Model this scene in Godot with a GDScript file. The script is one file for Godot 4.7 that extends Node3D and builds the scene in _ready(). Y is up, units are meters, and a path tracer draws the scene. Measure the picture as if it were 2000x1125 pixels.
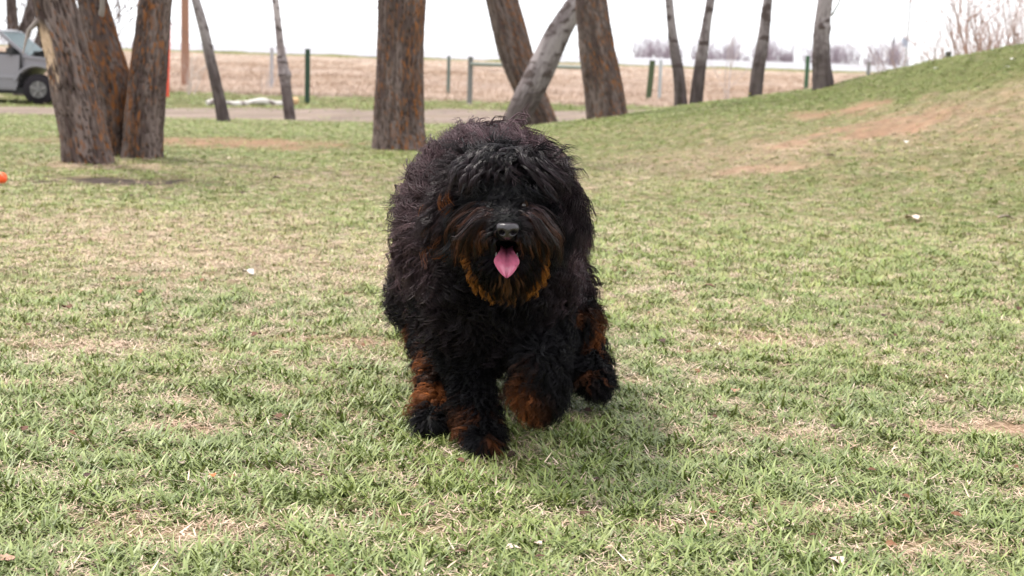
extends Node3D

# ---------------------------------------------------------------- helpers
var rng := RandomNumberGenerator.new()
var noise_a := FastNoiseLite.new()
var noise_b := FastNoiseLite.new()
var noise_c := FastNoiseLite.new()
var mats := {}
var used := {}

class MB:
	var v := PackedVector3Array()
	var n := PackedVector3Array()
	var c := PackedColorArray()
	var i := PackedInt32Array()

	func vert(p: Vector3, q: Vector3, col: Color) -> int:
		v.append(p)
		n.append(q)
		c.append(col)
		return v.size() - 1

	func tri(a: int, b: int, d: int) -> void:
		var f := (v[b] - v[a]).cross(v[d] - v[a])
		i.append(a)
		if f.dot(n[a] + n[b] + n[d]) > 0.0:
			i.append(d)
			i.append(b)
		else:
			i.append(b)
			i.append(d)

	func quad(a: int, b: int, d: int, e: int) -> void:
		tri(a, b, d)
		tri(a, d, e)

	# a tapered tube along points; radii per point; closed with a point at both ends
	func tube(pts: PackedVector3Array, radii: PackedFloat32Array, sides: int, c0: Color, c1: Color, capped := false) -> void:
		var m := pts.size()
		var side := Vector3(0.31, 0.17, 0.93)
		var first := v.size()
		for k in m:
			var d: Vector3 = (pts[mini(k + 1, m - 1)] - pts[maxi(k - 1, 0)]).normalized()
			side = side - d * side.dot(d)
			if side.length() < 0.05:
				side = d.cross(Vector3(0.7, 0.1, 0.2))
			side = side.normalized()
			var up := d.cross(side)
			var col := c0.lerp(c1, float(k) / float(m - 1))
			for s in sides:
				var a := TAU * s / sides
				var o := side * cos(a) + up * sin(a)
				vert(pts[k] + o * radii[k], o, col)
		for k in m - 1:
			for s in sides:
				var a0 := first + k * sides + s
				var a1 := first + k * sides + (s + 1) % sides
				quad(a0, a1, a1 + sides, a0 + sides)
		if capped:
			for e in 2:
				var k: int = 0 if e == 0 else m - 1
				var d: Vector3 = (pts[0] - pts[1]).normalized() if e == 0 else (pts[m - 1] - pts[m - 2]).normalized()
				var mid := vert(pts[k], d, c0 if e == 0 else c1)
				var ring := v.size()
				for s in sides:
					vert(v[first + k * sides + s], d, c0 if e == 0 else c1)
				for s in sides:
					tri(mid, ring + s, ring + (s + 1) % sides)

	func box(at: Vector3, size: Vector3, col: Color, turn := Basis()) -> void:
		for axis in 3:
			for sg in [-1.0, 1.0]:
				var nn := Vector3()
				nn[axis] = sg
				var u := Vector3()
				u[(axis + 1) % 3] = 1.0
				var w := Vector3()
				w[(axis + 2) % 3] = 1.0
				var q := []
				for p in [[-1, -1], [1, -1], [1, 1], [-1, 1]]:
					q.append(vert(at + turn * ((nn + u * p[0] + w * p[1]) * size * 0.5), turn * nn, col))
				quad(q[0], q[1], q[2], q[3])

	# side profile in x,y extruded across z from z0 to z1
	func extrude(poly: PackedVector2Array, z0: float, z1: float, col: Color) -> void:
		var t := Geometry2D.triangulate_polygon(poly)
		for e in 2:
			var z: float = z0 if e == 0 else z1
			var nn := Vector3(0, 0, -1.0 if z0 < z1 else 1.0) * (1.0 if e == 0 else -1.0)
			var first := v.size()
			for p in poly:
				vert(Vector3(p.x, p.y, z), nn, col)
			for k in range(0, t.size(), 3):
				tri(first + t[k], first + t[k + 1], first + t[k + 2])
		var ccw := 0.0
		for k in poly.size():
			var a := poly[k]
			var b := poly[(k + 1) % poly.size()]
			ccw += a.x * b.y - b.x * a.y
		for k in poly.size():
			var a := poly[k]
			var b := poly[(k + 1) % poly.size()]
			var d := (b - a).normalized()
			var o := Vector3(d.y, -d.x, 0) * signf(ccw)
			quad(vert(Vector3(a.x, a.y, z0), o, col), vert(Vector3(b.x, b.y, z0), o, col), vert(Vector3(b.x, b.y, z1), o, col), vert(Vector3(a.x, a.y, z1), o, col))

	func mesh() -> ArrayMesh:
		var arr := []
		arr.resize(Mesh.ARRAY_MAX)
		arr[Mesh.ARRAY_VERTEX] = v
		arr[Mesh.ARRAY_NORMAL] = n
		arr[Mesh.ARRAY_COLOR] = c
		arr[Mesh.ARRAY_INDEX] = i
		var m := ArrayMesh.new()
		m.add_surface_from_arrays(Mesh.PRIMITIVE_TRIANGLES, arr)
		return m

func numbered(called: String) -> String:
	var k: int = used.get(called, 0)
	used[called] = k + 1
	return called if k == 0 else "%s_%03d" % [called, k]

func thing(called: String, label: String, category: String, at := Vector3.ZERO, group := "") -> Node3D:
	var o := Node3D.new()
	o.name = numbered(called)
	add_child(o)
	o.position = at
	tag(o, label, category, group)
	return o

func tag(o: Node, label: String, category := "", group := "", kind := "") -> void:
	if label:
		o.set_meta("label", label)
	if category:
		o.set_meta("category", category)
	if group:
		o.set_meta("group", group)
	if kind:
		o.set_meta("kind", kind)

func obj(called: String, m: Mesh, mat: Material, parent: Node = null) -> MeshInstance3D:
	var o := MeshInstance3D.new()
	o.mesh = m
	o.material_override = mat
	if parent == null:
		o.name = numbered(called)
		add_child(o)
	else:
		o.name = called
		parent.add_child(o, true)
	return o

func painted(rough: float, spec := 0.5) -> StandardMaterial3D:
	var key := "p%.2f_%.2f" % [rough, spec]
	if not mats.has(key):
		var m := StandardMaterial3D.new()
		m.vertex_color_use_as_albedo = true
		m.roughness = rough
		m.metallic_specular = spec
		mats[key] = m
	return mats[key]

func lin(r: float, g: float, b: float) -> Color:
	return Color(r, g, b)

func smooth(a: float, b: float, x: float) -> float:
	var t := clampf((x - a) / (b - a), 0.0, 1.0)
	return t * t * (3.0 - 2.0 * t)

func interp(x: float, xs: PackedFloat32Array, ys: PackedFloat32Array) -> float:
	if x <= xs[0]:
		return ys[0]
	for k in xs.size() - 1:
		if x < xs[k + 1]:
			return lerpf(ys[k], ys[k + 1], (x - xs[k]) / (xs[k + 1] - xs[k]))
	return ys[ys.size() - 1]

func many(called: String, m: Mesh, mat: Material, at: Array, cols: PackedColorArray, parent: Node) -> void:
	if at.is_empty():
		return
	var mm := MultiMesh.new()
	mm.transform_format = MultiMesh.TRANSFORM_3D
	mm.use_colors = true
	mm.mesh = m
	mm.instance_count = at.size()
	for k in at.size():
		mm.set_instance_transform(k, at[k])
		mm.set_instance_color(k, cols[k])
	var o := MultiMeshInstance3D.new()
	o.multimesh = mm
	o.material_override = mat
	o.name = called
	o.set_meta("kind", "stuff")
	parent.add_child(o, true)

# ---------------------------------------------------------------- terrain
var ridge_x := PackedFloat32Array([-1.2, 0, 1, 1.9, 2.7, 3.4, 4.15, 4.85, 6.5, 9, 14])
var ridge_h := PackedFloat32Array([0, .05, .24, .40, .52, .66, .90, 1.12, 1.5, 1.9, 2.1])
var ridge_z := PackedFloat32Array([20, 18.5, 17.2, 17.3, 17, 16.5, 15.5, 14.5, 12.5, 11, 10])
var toe_x := PackedFloat32Array([-1.2, 0.75, 1.5, 2.35, 3.5, 6, 14])
var toe_z := PackedFloat32Array([15, 11.4, 9.5, 7.0, 5.6, 4.2, 3.5])

func mound_t(x: float, z: float) -> float:
	var zr := interp(x, ridge_x, ridge_z)
	var zt := interp(x, toe_x, toe_z)
	return (-z - zt) / (zr - zt)

func terrain(x: float, z: float) -> float:
	var d := -z
	var h := -0.45 * smooth(12, 30, d) + smooth(40, 52, d) * 1.04 - smooth(62, 72, d) * 0.4
	if x > -1.2:
		var hr := interp(x, ridge_x, ridge_h)
		var zr := interp(x, ridge_x, ridge_z)
		var t := mound_t(x, z)
		if t > 0.0 and t < 1.0:
			h += hr * (t * t * (3.0 - 2.0 * t) * 0.55 + t * 0.45)
		elif t >= 1.0:
			h += hr * (1.0 - smooth(0, 1, (d - zr) / 7.0))
	if d > 40.0:
		h += 0.05 * noise_a.get_noise_2d(x * 0.5, z * 0.8)
	elif d < 22.0:
		h += 0.008 * noise_a.get_noise_2d(x * 1.4, z * 1.4) + 0.035 * noise_a.get_noise_2d(x * 0.8 + 7.0, z * 0.6) * smooth(0.5, 2.5, x) * smooth(7.0, 10.0, d)
	return h

func ground(x: float, z: float) -> Vector3:
	return Vector3(x, terrain(x, z), z)

# x, z, half width, half depth, turn, dryness, bare soil, dark soil
var patches := [
	[-1.7, -6.5, 1.2, 1.3, 0.0, 0.36, 0.10, 0.0], [-0.85, -5.9, 0.6, 0.7, 0.0, 0.24, 0.05, 0.0], [1.6, -11.6, 1.2, 0.9, 0.1, 0.45, 0.15, 0.0],
	[3.05, -12.3, 0.6, 0.5, 0.2, 0.4, 0.62, 0.0], [2.3, -11.8, 0.35, 0.3, 0.2, 0.4, 0.35, 0.0], [1.85, -10.8, 0.42, 0.22, 0.2, 0.6, 0.45, 0.0], [2.95, -13.8, 0.5, 0.3, 0.5, 0.4, 0.7, 0.0],
	[-2.4, -13.2, 1.0, 0.9, -0.2, 0.5, 0.8, 0.0], [-3.9, -12.6, 0.9, 0.6, -0.2, 0.4, 0.3, 0.0], [-2.4, -9.05, 0.55, 0.24, -0.1, 0.2, 0.3, 1.1], [1.25, -3.47, 0.24, 0.12, 0.0, 1.0, 0.75, 0.0],
	[-2.9, -10.2, 0.5, 0.35, 0.0, 0.7, 0.2, 0.0], [4.0, -11.7, 1.5, 2.0, 0.0, 0.30, 0.12, 0.0], [-0.5, -9.9, 1.6, 1.1, 0.0, 0.25, 0.06, 0.0],
	[-0.72, -3.25, 0.14, 0.1, 0.3, 0.6, 0.5, 0.0], [-0.5, -4.25, 0.18, 0.1, 0.2, 0.4, 0.5, 0.0], [0.35, -2.62, 0.12, 0.06, 0.0, 0.5, 0.6, 0.0], [0.62, -2.75, 0.16, 0.07, 0.0, 0.5, 0.5, 0.0],
	[-0.6, -2.5, 0.2, 0.1, 0.0, 0.5, 0.4, 0.0], [0.8, -4.5, 0.25, 0.14, 0.0, 0.4, 0.3, 0.0], [-1.2, -4.1, 0.25, 0.14, 0.0, 0.5, 0.3, 0.0], [0.7, -3.3, 0.22, 0.1, 0.4, 0.45, 0.3, 0.0],
	[0.75, -2.55, 0.2, 0.12, 0.0, 0.4, 0.4, 0.0], [-0.2, -2.6, 0.2, 0.1, 0.2, 0.2, 0.35, 0.0],
]

# green cover, dryness, bare soil, dark soil of the lawn at a point
func lawn(x: float, z: float) -> Color:
	var d := -z
	var low := noise_a.get_noise_2d(x * 0.55 + 40.0, z * 0.42)
	var mid := noise_b.get_noise_2d(x * 2.3, z * 1.9)
	var fine := noise_c.get_noise_2d(x * 7.0, z * 6.0)
	var dry := 0.22 + 0.14 * low + 0.13 * mid + 0.34 * fine
	var soil := 0.9 * maxf(0.0, noise_b.get_noise_2d(x * 2.7 - 90.0, z * 2.5) - 0.42) + 0.5 * maxf(0.0, fine - 0.5)
	var dark := 0.0
	for p in patches:
		var dx: float = x - p[0]
		var dz: float = z - p[1]
		if absf(dx) > p[2] * 1.9 + 0.1 or absf(dz) > p[2] * 1.9 + p[3] * 1.9:
			continue
		var cs := cos(p[4])
		var sn := sin(p[4])
		var e := Vector2((dx * cs + dz * sn) / p[2], (dz * cs - dx * sn) / p[3]).length() + 0.45 * mid + 0.35 * fine
		var w := 1.0 - smooth(0.45, 1.25, e)
		dry += p[5] * w
		soil += p[6] * w
		dark += p[7] * w
	if x > -0.6 and d > 8.0:
		var t := mound_t(x, z)
		var g := smooth(0.70, 0.84, t + 0.06 * mid) * smooth(-0.6, 0.6, x)
		dry -= 0.75 * g
		soil *= 1.0 - 0.8 * g
	if x < 1.0 and d > 10.8:
		dry -= 0.26 * smooth(10.8, 12.0, d + 0.6 * low) * (1.0 - smooth(0.0, 1.0, x))
	if d < 4.2:
		dry -= 0.16 * (1.0 - smooth(2.4, 4.2, d))
	return Color(clampf(1.0 - dry, 0.0, 1.0), clampf(dry, 0.0, 1.0), clampf(soil, 0.0, 1.0), clampf(dark, 0.0, 1.0))

func ground_colour(x: float, z: float) -> Color:
	var d := -z
	var f := noise_c.get_noise_2d(x * 11.0, z * 11.0)
	var col: Color
	if d < 44.0 and d > -20.0:
		var l := lawn(x, z)
		col = lin(0.17, 0.19, 0.075).lerp(lin(0.42, 0.34, 0.235), l.g)
		col = col.lerp(lin(0.38, 0.225, 0.15), l.b * 0.9)
		col = col.lerp(lin(0.085, 0.066, 0.06), l.a)
	else:
		col = lin(0.38, 0.29, 0.18)
	var field := smooth(39.0, 41.5, d + 1.5 * noise_a.get_noise_2d(x * 0.4, 3.0))
	var streak := 0.5 + 0.5 * noise_a.get_noise_2d(x * 0.12, z * 0.9)
	col = col.lerp(lin(0.58, 0.475, 0.41).lerp(lin(0.50, 0.385, 0.305), streak), field)
	col = col.lerp(lin(0.24, 0.25, 0.10), smooth(50.0, 51.2, d) * (1.0 - smooth(90.0, 120.0, d)))
	col = col.lerp(lin(0.40, 0.36, 0.30), smooth(90.0, 140.0, d))
	return col * (1.0 + 0.22 * f)

func spread(near: float, far_: float, fine: float, grow: float) -> PackedFloat32Array:
	var out := PackedFloat32Array()
	var x := near
	var st := fine
	while x < far_:
		out.append(x)
		x += st
		if absf(x) > 6.0:
			st *= grow
	out.append(far_)
	return out

func build_ground() -> void:
	var half := spread(0.0, 900.0, 0.075, 1.07)
	var xs := PackedFloat32Array()
	for k in range(half.size() - 1, 0, -1):
		xs.append(-half[k])
	xs.append_array(half)
	var zs := PackedFloat32Array([60.0, 30.0, 14.0, 7.0, 3.0, 1.0, 0.0])
	var z := -0.6
	var st := 0.06
	while z > -1400.0:
		zs.append(z)
		st = 0.06 if z > -6.0 else (0.085 if z > -16.0 else (0.16 if z > -24.0 else (0.4 if z > -72.0 else st * 1.25)))
		z -= st
	var m := MB.new()
	var w := xs.size()
	for zz in zs:
		for x in xs:
			m.v.append(Vector3(x, terrain(x, zz), zz))
			m.c.append(ground_colour(x, zz))
	m.n.resize(m.v.size())
	var rows := zs.size()
	for r in rows:
		for k in w:
			var a := m.v[r * w + mini(k + 1, w - 1)] - m.v[r * w + maxi(k - 1, 0)]
			var b := m.v[mini(r + 1, rows - 1) * w + k] - m.v[maxi(r - 1, 0) * w + k]
			var nn := a.cross(b).normalized()
			m.n[r * w + k] = nn if nn.y > 0.0 else -nn
	for r in rows - 1:
		for k in w - 1:
			var a := r * w + k
			m.i.append_array([a, a + w + 1, a + 1, a, a + w, a + w + 1])
	var mat := StandardMaterial3D.new()
	mat.vertex_color_use_as_albedo = true
	mat.roughness = 0.95
	mat.metallic_specular = 0.2
	mat.uv1_triplanar = true
	mat.uv1_world_triplanar = true
	mat.uv1_scale = Vector3(2.2, 2.2, 2.2)
	var nt := NoiseTexture2D.new()
	var fn := FastNoiseLite.new()
	fn.seed = 5
	fn.frequency = 0.06
	fn.fractal_octaves = 4
	nt.noise = fn
	nt.width = 512
	nt.height = 512
	nt.seamless = true
	var gr := Gradient.new()
	gr.set_color(0, Color(0.62, 0.6, 0.58))
	gr.set_color(1, Color(1, 1, 1))
	nt.color_ramp = gr
	mat.albedo_texture = nt
	mat.heightmap_enabled = true
	mat.heightmap_scale = 1.2
	mat.heightmap_texture = nt
	var o := obj("ground", m.mesh(), mat)
	tag(o, "", "", "", "structure")
	# the gravel track beyond the lawn
	var t := MB.new()
	var cols := 90
	for k in cols + 1:
		var x := -40.0 + 48.0 * k / cols
		var c := -26.4 - 0.62 * (x + 6.0) - 0.012 * (x + 6.0) * (x + 6.0) * (1.0 if x > -6.0 else -0.4)
		for r in 9:
			var u := r / 8.0
			var edge := 4.2 + 1.1 * noise_a.get_noise_2d(x * 0.5, 9.0 * signf(u - 0.5))
			var zz: float = c + lerpf(edge, -edge, u)
			var rut := absf(absf(u - 0.5) - 0.22)
			var g := lin(0.35, 0.28, 0.245).lerp(lin(0.27, 0.22, 0.15), smooth(0.1, 0.25, rut) * 0.6)
			t.vert(Vector3(x, terrain(x, zz) + 0.006 + 0.02 * sin(u * PI), zz), Vector3.UP, g * (1.0 + 0.3 * noise_b.get_noise_2d(x * 1.2, zz * 0.7)))
	for k in cols:
		for r in 8:
			var a := k * 9 + r
			t.quad(a, a + 1, a + 10, a + 9)
	o = obj("gravel_track", t.mesh(), mat)
	tag(o, "", "", "", "structure")
	# the road on the bank, tilted a little towards the lawn
	t = MB.new()
	for k in 61:
		var x := -240.0 + 8.0 * k
		for r in 4:
			var u := r / 3.0
			t.vert(Vector3(x, [0.58, 0.635, 0.838, 0.6][r], [-52.0, -52.4, -61.0, -61.8][r]), Vector3.UP, lin(0.33, 0.325, 0.345) * (0.93 + 0.12 * noise_b.get_noise_2d(x * 0.7, u * 9.0)))
	for k in 60:
		for r in 3:
			var a := k * 4 + r
			t.quad(a, a + 1, a + 5, a + 4)
	o = obj("road", t.mesh(), painted(0.9, 0.3))
	tag(o, "", "", "", "structure")

# ---------------------------------------------------------------- grass
func blade(m: MB, root: Vector3, lean: Vector3, length: float, width: float, bend: float, col: Color, tip: Color) -> void:
	var side := lean.cross(Vector3.UP)
	if side.length() < 0.01:
		side = Vector3.RIGHT
	side = side.normalized()
	var p := root
	var d := lean.normalized()
	var ids := []
	for k in 4:
		var t := k / 3.0
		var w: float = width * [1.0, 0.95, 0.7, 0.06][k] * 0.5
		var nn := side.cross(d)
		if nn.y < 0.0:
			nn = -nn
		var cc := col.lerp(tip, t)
		ids.append([m.vert(p - side * w, nn, cc), m.vert(p + side * w, nn, cc)])
		p += d * length / 3.0
		d = (d + Vector3(lean.x, -0.6, lean.z) * bend).normalized()
	for k in 3:
		m.quad(ids[k][0], ids[k][1], ids[k + 1][1], ids[k + 1][0])

func tuft(kind: String, seed_: int) -> ArrayMesh:
	rng.seed = seed_
	var m := MB.new()
	if kind == "green":
		for k in 12:
			var a := rng.randf() * TAU
			var up := rng.randf_range(0.15, 1.4)
			var lean := Vector3(cos(a), up, sin(a)).normalized()
			var r := Vector3(rng.randf_range(-1, 1), 0, rng.randf_range(-1, 1)) * 0.02
			var s := rng.randf_range(0.75, 1.2)
			var g := Color(s, s, s * rng.randf_range(0.8, 1.1))
			if rng.randf() < 0.26:
				g = Color(2.0, 1.75, 3.2) if rng.randf() < 0.5 else Color(2.2, 1.55, 2.3)
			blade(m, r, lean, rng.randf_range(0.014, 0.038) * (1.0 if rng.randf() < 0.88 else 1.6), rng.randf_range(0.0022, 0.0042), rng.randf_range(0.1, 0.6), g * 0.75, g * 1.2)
	elif kind == "straw":
		for k in 17:
			var a := rng.randf() * TAU
			var lean := Vector3(cos(a), rng.randf_range(0.02, 0.5), sin(a)).normalized()
			var r := Vector3(rng.randf_range(-1, 1), 0, rng.randf_range(-1, 1)) * 0.03 + Vector3(0, rng.randf_range(0.001, 0.012), 0)
			var s := rng.randf_range(0.6, 1.25)
			blade(m, r, lean, rng.randf_range(0.008, 0.034) * (1.0 if rng.randf() < 0.94 else 1.8), rng.randf_range(0.0014, 0.0032), rng.randf_range(-0.05, 0.35), Color(s, s, s), Color(s, s, s))
	else:
		for k in 16:
			var a := rng.randf() * TAU
			var lean := Vector3(cos(a) * 0.4, 1.0, sin(a) * 0.4).normalized()
			var r := Vector3(rng.randf_range(-1, 1), 0, rng.randf_range(-1, 1)) * 0.16
			var s := rng.randf_range(0.7, 1.2)
			blade(m, r, lean, rng.randf_range(0.06, 0.18), rng.randf_range(0.005, 0.010), rng.randf_range(0.1, 0.45), Color(s, s, s), Color(s, s * 0.95, s * 0.9))
	return m.mesh()

func build_grass() -> void:
	var leaf := StandardMaterial3D.new()
	leaf.vertex_color_use_as_albedo = true
	leaf.roughness = 0.5
	leaf.metallic_specular = 0.5
	leaf.backlight_enabled = true
	leaf.backlight = Color(0.28, 0.3, 0.14)
	var dry_m := painted(0.75, 0.35)
	var root := thing("lawn_grass", "short patchy lawn of green and straw coloured grass", "grass")
	root.set_meta("kind", "stuff")
	var kinds := 5
	var at_g := []
	var at_s := []
	var cg := []
	var cs := []
	for k in kinds:
		at_g.append([])
		at_s.append([])
		cg.append(PackedColorArray())
		cs.append(PackedColorArray())
	rng.seed = 11
	# bands: from depth, to depth, tufts per square metre, size
	var n_put := 0
	for b in [[1.9, 3.4, 3800.0, 1.0], [3.4, 5.0, 3000.0, 0.95], [5.0, 8.0, 1800.0, 0.95], [8.0, 12.0, 800.0, 0.9], [12.0, 18.5, 480.0, 0.85], [18.5, 26.0, 110.0, 1.2], [26.0, 40.5, 12.0, 2.8]]:
		var d0: float = b[0]
		var d1: float = b[1]
		var wide := 0.37 * d1 + 0.6
		var count := int((d1 - d0) * 2.0 * wide * b[2])
		for k in count:
			var d := rng.randf_range(d0, d1)
			var x := rng.randf_range(-wide, wide)
			if absf(x) > 0.37 * d + 0.6:
				continue
			if d > 18.0 and x > 2.0 and d < 34.0:
				continue
			var l := lawn(x, -d)
			if rng.randf() < l.b * 0.93 or rng.randf() < l.a * 0.9:
				continue
			if d > 20.0:
				var c := 26.4 + 0.62 * (x + 6.0) + 0.012 * (x + 6.0) * (x + 6.0) * (1.0 if x > -6.0 else -0.4)
				if absf(d - c) < rng.randf_range(1.2, 4.8) and rng.randf() < 0.93:
					continue
			var p := ground(x, -d)
			var green := rng.randf() < 0.32 + 0.52 * smooth(0.12, 0.85, l.r)
			var lush := smooth(0.7, 1.0, l.r)
			var sc: float = b[3] * rng.randf_range(0.7, 1.15) * ((0.9 + (0.45 if d < 7.0 else 0.15) * lush) if green else 1.0)
			var basis := Basis(Vector3.UP, rng.randf() * TAU).rotated(Vector3(1, 0, 0), rng.randf_range(-0.15, 0.15)).scaled(Vector3(sc, sc * rng.randf_range(0.75, 1.15), sc))
			var t := Transform3D(basis, p)
			var v := rng.randi() % kinds
			var s := rng.randf_range(0.8, 1.25)
			if green:
				at_g[v].append(t)
				var col := lin(0.35, 0.345, 0.125).lerp(lin(0.15, 0.195, 0.040), rng.randf())
				col = col.lerp(lin(0.145, 0.22, 0.034), lush * 0.5)
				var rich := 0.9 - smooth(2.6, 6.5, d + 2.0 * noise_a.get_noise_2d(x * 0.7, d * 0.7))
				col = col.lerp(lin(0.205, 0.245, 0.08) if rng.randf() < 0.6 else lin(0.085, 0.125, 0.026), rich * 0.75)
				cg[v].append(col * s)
			else:
				at_s[v].append(t)
				var col := lin(0.65, 0.52, 0.41).lerp(lin(0.48, 0.345, 0.24), rng.randf())
				col = col.lerp(lin(0.44, 0.26, 0.17), l.b * 0.7)
				cs[v].append(col * s)
			n_put += 1
	for k in kinds:
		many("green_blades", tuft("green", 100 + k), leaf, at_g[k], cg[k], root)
		many("dry_blades", tuft("straw", 200 + k), dry_m, at_s[k], cs[k], root)
	print("tufts ", n_put)
	# tall dead grass on the bank
	var field := thing("dry_field_grass", "tall pale dead grass covering the bank below the road", "dry grass")
	field.set_meta("kind", "stuff")
	for v in 4:
		var at := []
		var cols := PackedColorArray()
		rng.seed = 300 + v
		for k in 12000:
			var d := rng.randf_range(39.6, 51.6)
			var x := rng.randf_range(-24.0, 24.0)
			var edge := 40.0 - 1.5 * noise_a.get_noise_2d(x * 0.4, 3.0)
			if d < edge:
				continue
			var sc := rng.randf_range(0.6, 1.15) * (0.75 + 0.5 * smooth(-0.4, 0.4, noise_a.get_noise_2d(x * 0.25, d * 0.7)))
			sc *= 1.0 - 0.75 * smooth(44.0, 50.5, d)
			at.append(Transform3D(Basis(Vector3.UP, rng.randf() * TAU).scaled(Vector3(sc, sc, sc)), ground(x, -d)))
			var streak := 0.5 + 0.5 * noise_a.get_noise_2d(x * 0.12, -d * 0.9)
			var col := lin(0.62, 0.51, 0.445).lerp(lin(0.50, 0.38, 0.295), clampf(streak * 1.3 - 0.15 + 0.3 * smooth(43, 50, d), 0, 1))
			if d > 49.8:
				col = lin(0.28, 0.29, 0.12)
			cols.append(col * rng.randf_range(0.85, 1.15))
		many("dead_stalks", tuft("tall", 400 + v), dry_m, at, cols, field)

# ---------------------------------------------------------------- trees
func curve_at(st: Array, t: float) -> Array:
	var n := st.size()
	var f := clampf(t, 0.0, 1.0) * (n - 1)
	var k := mini(int(f), n - 2)
	var u := f - k
	var p := []
	for o in [-1, 0, 1, 2]:
		p.append(st[clampi(k + o, 0, n - 1)])
	var out := []
	for c in 4:
		var a: float = p[0][c]
		var b: float = p[1][c]
		var d: float = p[2][c]
		var e: float = p[3][c]
		out.append(0.5 * (2.0 * b + (d - a) * u + (2.0 * a - 5.0 * b + 4.0 * d - e) * u * u + (3.0 * b - a - 3.0 * d + e) * u * u * u))
	return out

# stations are [x, y, z, radius] from the foot upwards
func trunk_mesh(st: Array, at: Vector3, o: Dictionary) -> ArrayMesh:
	var m := MB.new()
	var sides: int = o.get("sides", 96)
	var rings: int = o.get("rings", 150)
	var style: String = o.get("style", "furrowed")
	var sd: float = o.get("seed", 1.0) * 17.3
	var lich: float = o.get("lichen", 0.4)
	var lich_side: float = o.get("lichen_side", 0.0)
	var flare: float = o.get("flare", 0.26)
	var amp: float = o.get("amp", 0.016)
	var dark_up: float = o.get("dark_up", 0.6)
	var last: Array = st[st.size() - 1]
	var prev: Array = st[st.size() - 2]
	var base_y: float = st[0][1]
	var up := Vector3(last[0] - prev[0], last[1] - prev[1], last[2] - prev[2]).normalized()
	up = (up + Vector3(0, 0.6, 0)).normalized()
	var total := rings + 9
	for r in total:
		var c: Vector3
		var rad: float
		if r < rings:
			var q := curve_at(st, r / float(rings - 1))
			c = Vector3(q[0], q[1], q[2])
			rad = q[3]
		else:
			var e := (r - rings + 1) / 9.0
			c = Vector3(last[0], last[1], last[2]) + up * 3.2 * e
			rad = last[3] * (1.0 - 0.55 * e)
		var h := c.y - base_y
		for s in sides:
			var a := TAU * s / sides
			var dir := Vector3(cos(a), 0, sin(a))
			var q := Vector3(dir.x * last[3] * 3.0 + sd, h, dir.z * last[3] * 3.0)
			var d := 0.0
			var col: Color
			var low := noise_a.get_noise_3d(q.x * 1.6, q.y * 1.3, q.z * 1.6)
			var gritty := noise_c.get_noise_3d(q.x * 14.0, q.y * 9.0, q.z * 14.0)
			if style == "furrowed":
				var wob := 0.35 * noise_a.get_noise_3d(q.x * 3.0, q.y * 2.6 + 50.0, q.z * 3.0)
				var f1 := absf(noise_b.get_noise_3d((q.x + wob * 0.3) * 9.0, q.y * 0.8, (q.z + wob * 0.3) * 8.0))
				var f2 := absf(noise_c.get_noise_3d(q.x * 16.0 + 30.0, q.y * 1.7, q.z * 16.0))
				var plate := smooth(0.0, 0.14, f1) * 0.66 + smooth(0.0, 0.16, f2) * 0.34
				d = amp * (plate - 0.6) + 0.012 * low + 0.003 * gritty
				var tone := smooth(-0.4, 0.5, noise_b.get_noise_3d(q.x * 3.0 + 9.0, q.y * 1.1, q.z * 3.0) + 0.4 * gritty)
				col = lin(0.032, 0.021, 0.017).lerp(lin(0.165, 0.128, 0.116), (0.35 + 0.65 * tone) * (0.12 + 0.88 * plate))
				var where := 0.62 * noise_a.get_noise_3d(q.x * 2.2 - 60.0, q.y * 2.4, q.z * 2.2) + 0.75 * noise_c.get_noise_3d(q.x * 15.0, q.y * 11.0 + 9.0, q.z * 15.0) + 0.35 * dir.x * lich_side + 0.3 * gritty
				var lw := smooth(0.62 - lich * 1.15, 1.0 - lich * 1.15, where) * (0.3 + 0.7 * plate)
				col = col.lerp(lin(0.27, 0.10, 0.026).lerp(lin(0.15, 0.075, 0.042), smooth(-0.4, 0.2, gritty)), lw * 0.8)
			else:
				var mark := noise_b.get_noise_3d(q.x * 1.4, q.y * 9.0, q.z * 1.4)
				var pale := lin(0.28, 0.245, 0.245).lerp(lin(0.15, 0.125, 0.125), smooth(-0.3, 0.4, low + 0.5 * gritty)) * float(o.get("pale", 1.0))
				var blk := lin(0.085, 0.065, 0.062)
				var foot := 1.0 - smooth(dark_up * 0.55, dark_up * 1.15, h + 0.35 * low + 0.15 * mark)
				var rough := noise_b.get_noise_3d(q.x * 6.0, q.y * 2.0, q.z * 6.0)
				col = pale.lerp(blk, smooth(0.22, 0.42, mark + 0.4 * low))
				col = col.lerp(lin(0.11, 0.088, 0.085).lerp(blk * 0.7, smooth(-0.2, 0.3, rough)), foot * 0.9)
				d = 0.004 * low + 0.004 * foot * rough + 0.003 * smooth(0.2, 0.4, mark)
				d *= last[3] / 0.06 if last[3] < 0.1 else 1.4
			if o.has("bare"):
				var bz: Array = o.bare
				var on := smooth(bz[0] - 0.06, bz[0] + 0.04, h + 0.15 * gritty) * (1.0 - smooth(bz[1] - 0.05, bz[1] + 0.08, h + 0.1 * low)) * smooth(0.74, 0.86, -0.8 * dir.x + 0.6 * dir.z + 0.12 * low)
				col = col.lerp(lin(0.56, 0.41, 0.29), on)
				d -= 0.012 * on
			var fl := 1.0 + flare * exp(-maxf(h, 0.0) / 0.13) * (1.0 + 0.55 * sin(a * 5.0 + sd) + 0.5 * low)
			var bump := 1.0
			if o.has("knots"):
				for kn in o.knots:
					bump += kn[1] * exp(-pow((h - kn[0]) / kn[2], 2.0)) * (0.6 + 0.4 * cos(a - kn[3]))
			m.vert(c - at + dir * (rad * fl * bump + d), dir, col)
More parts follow.
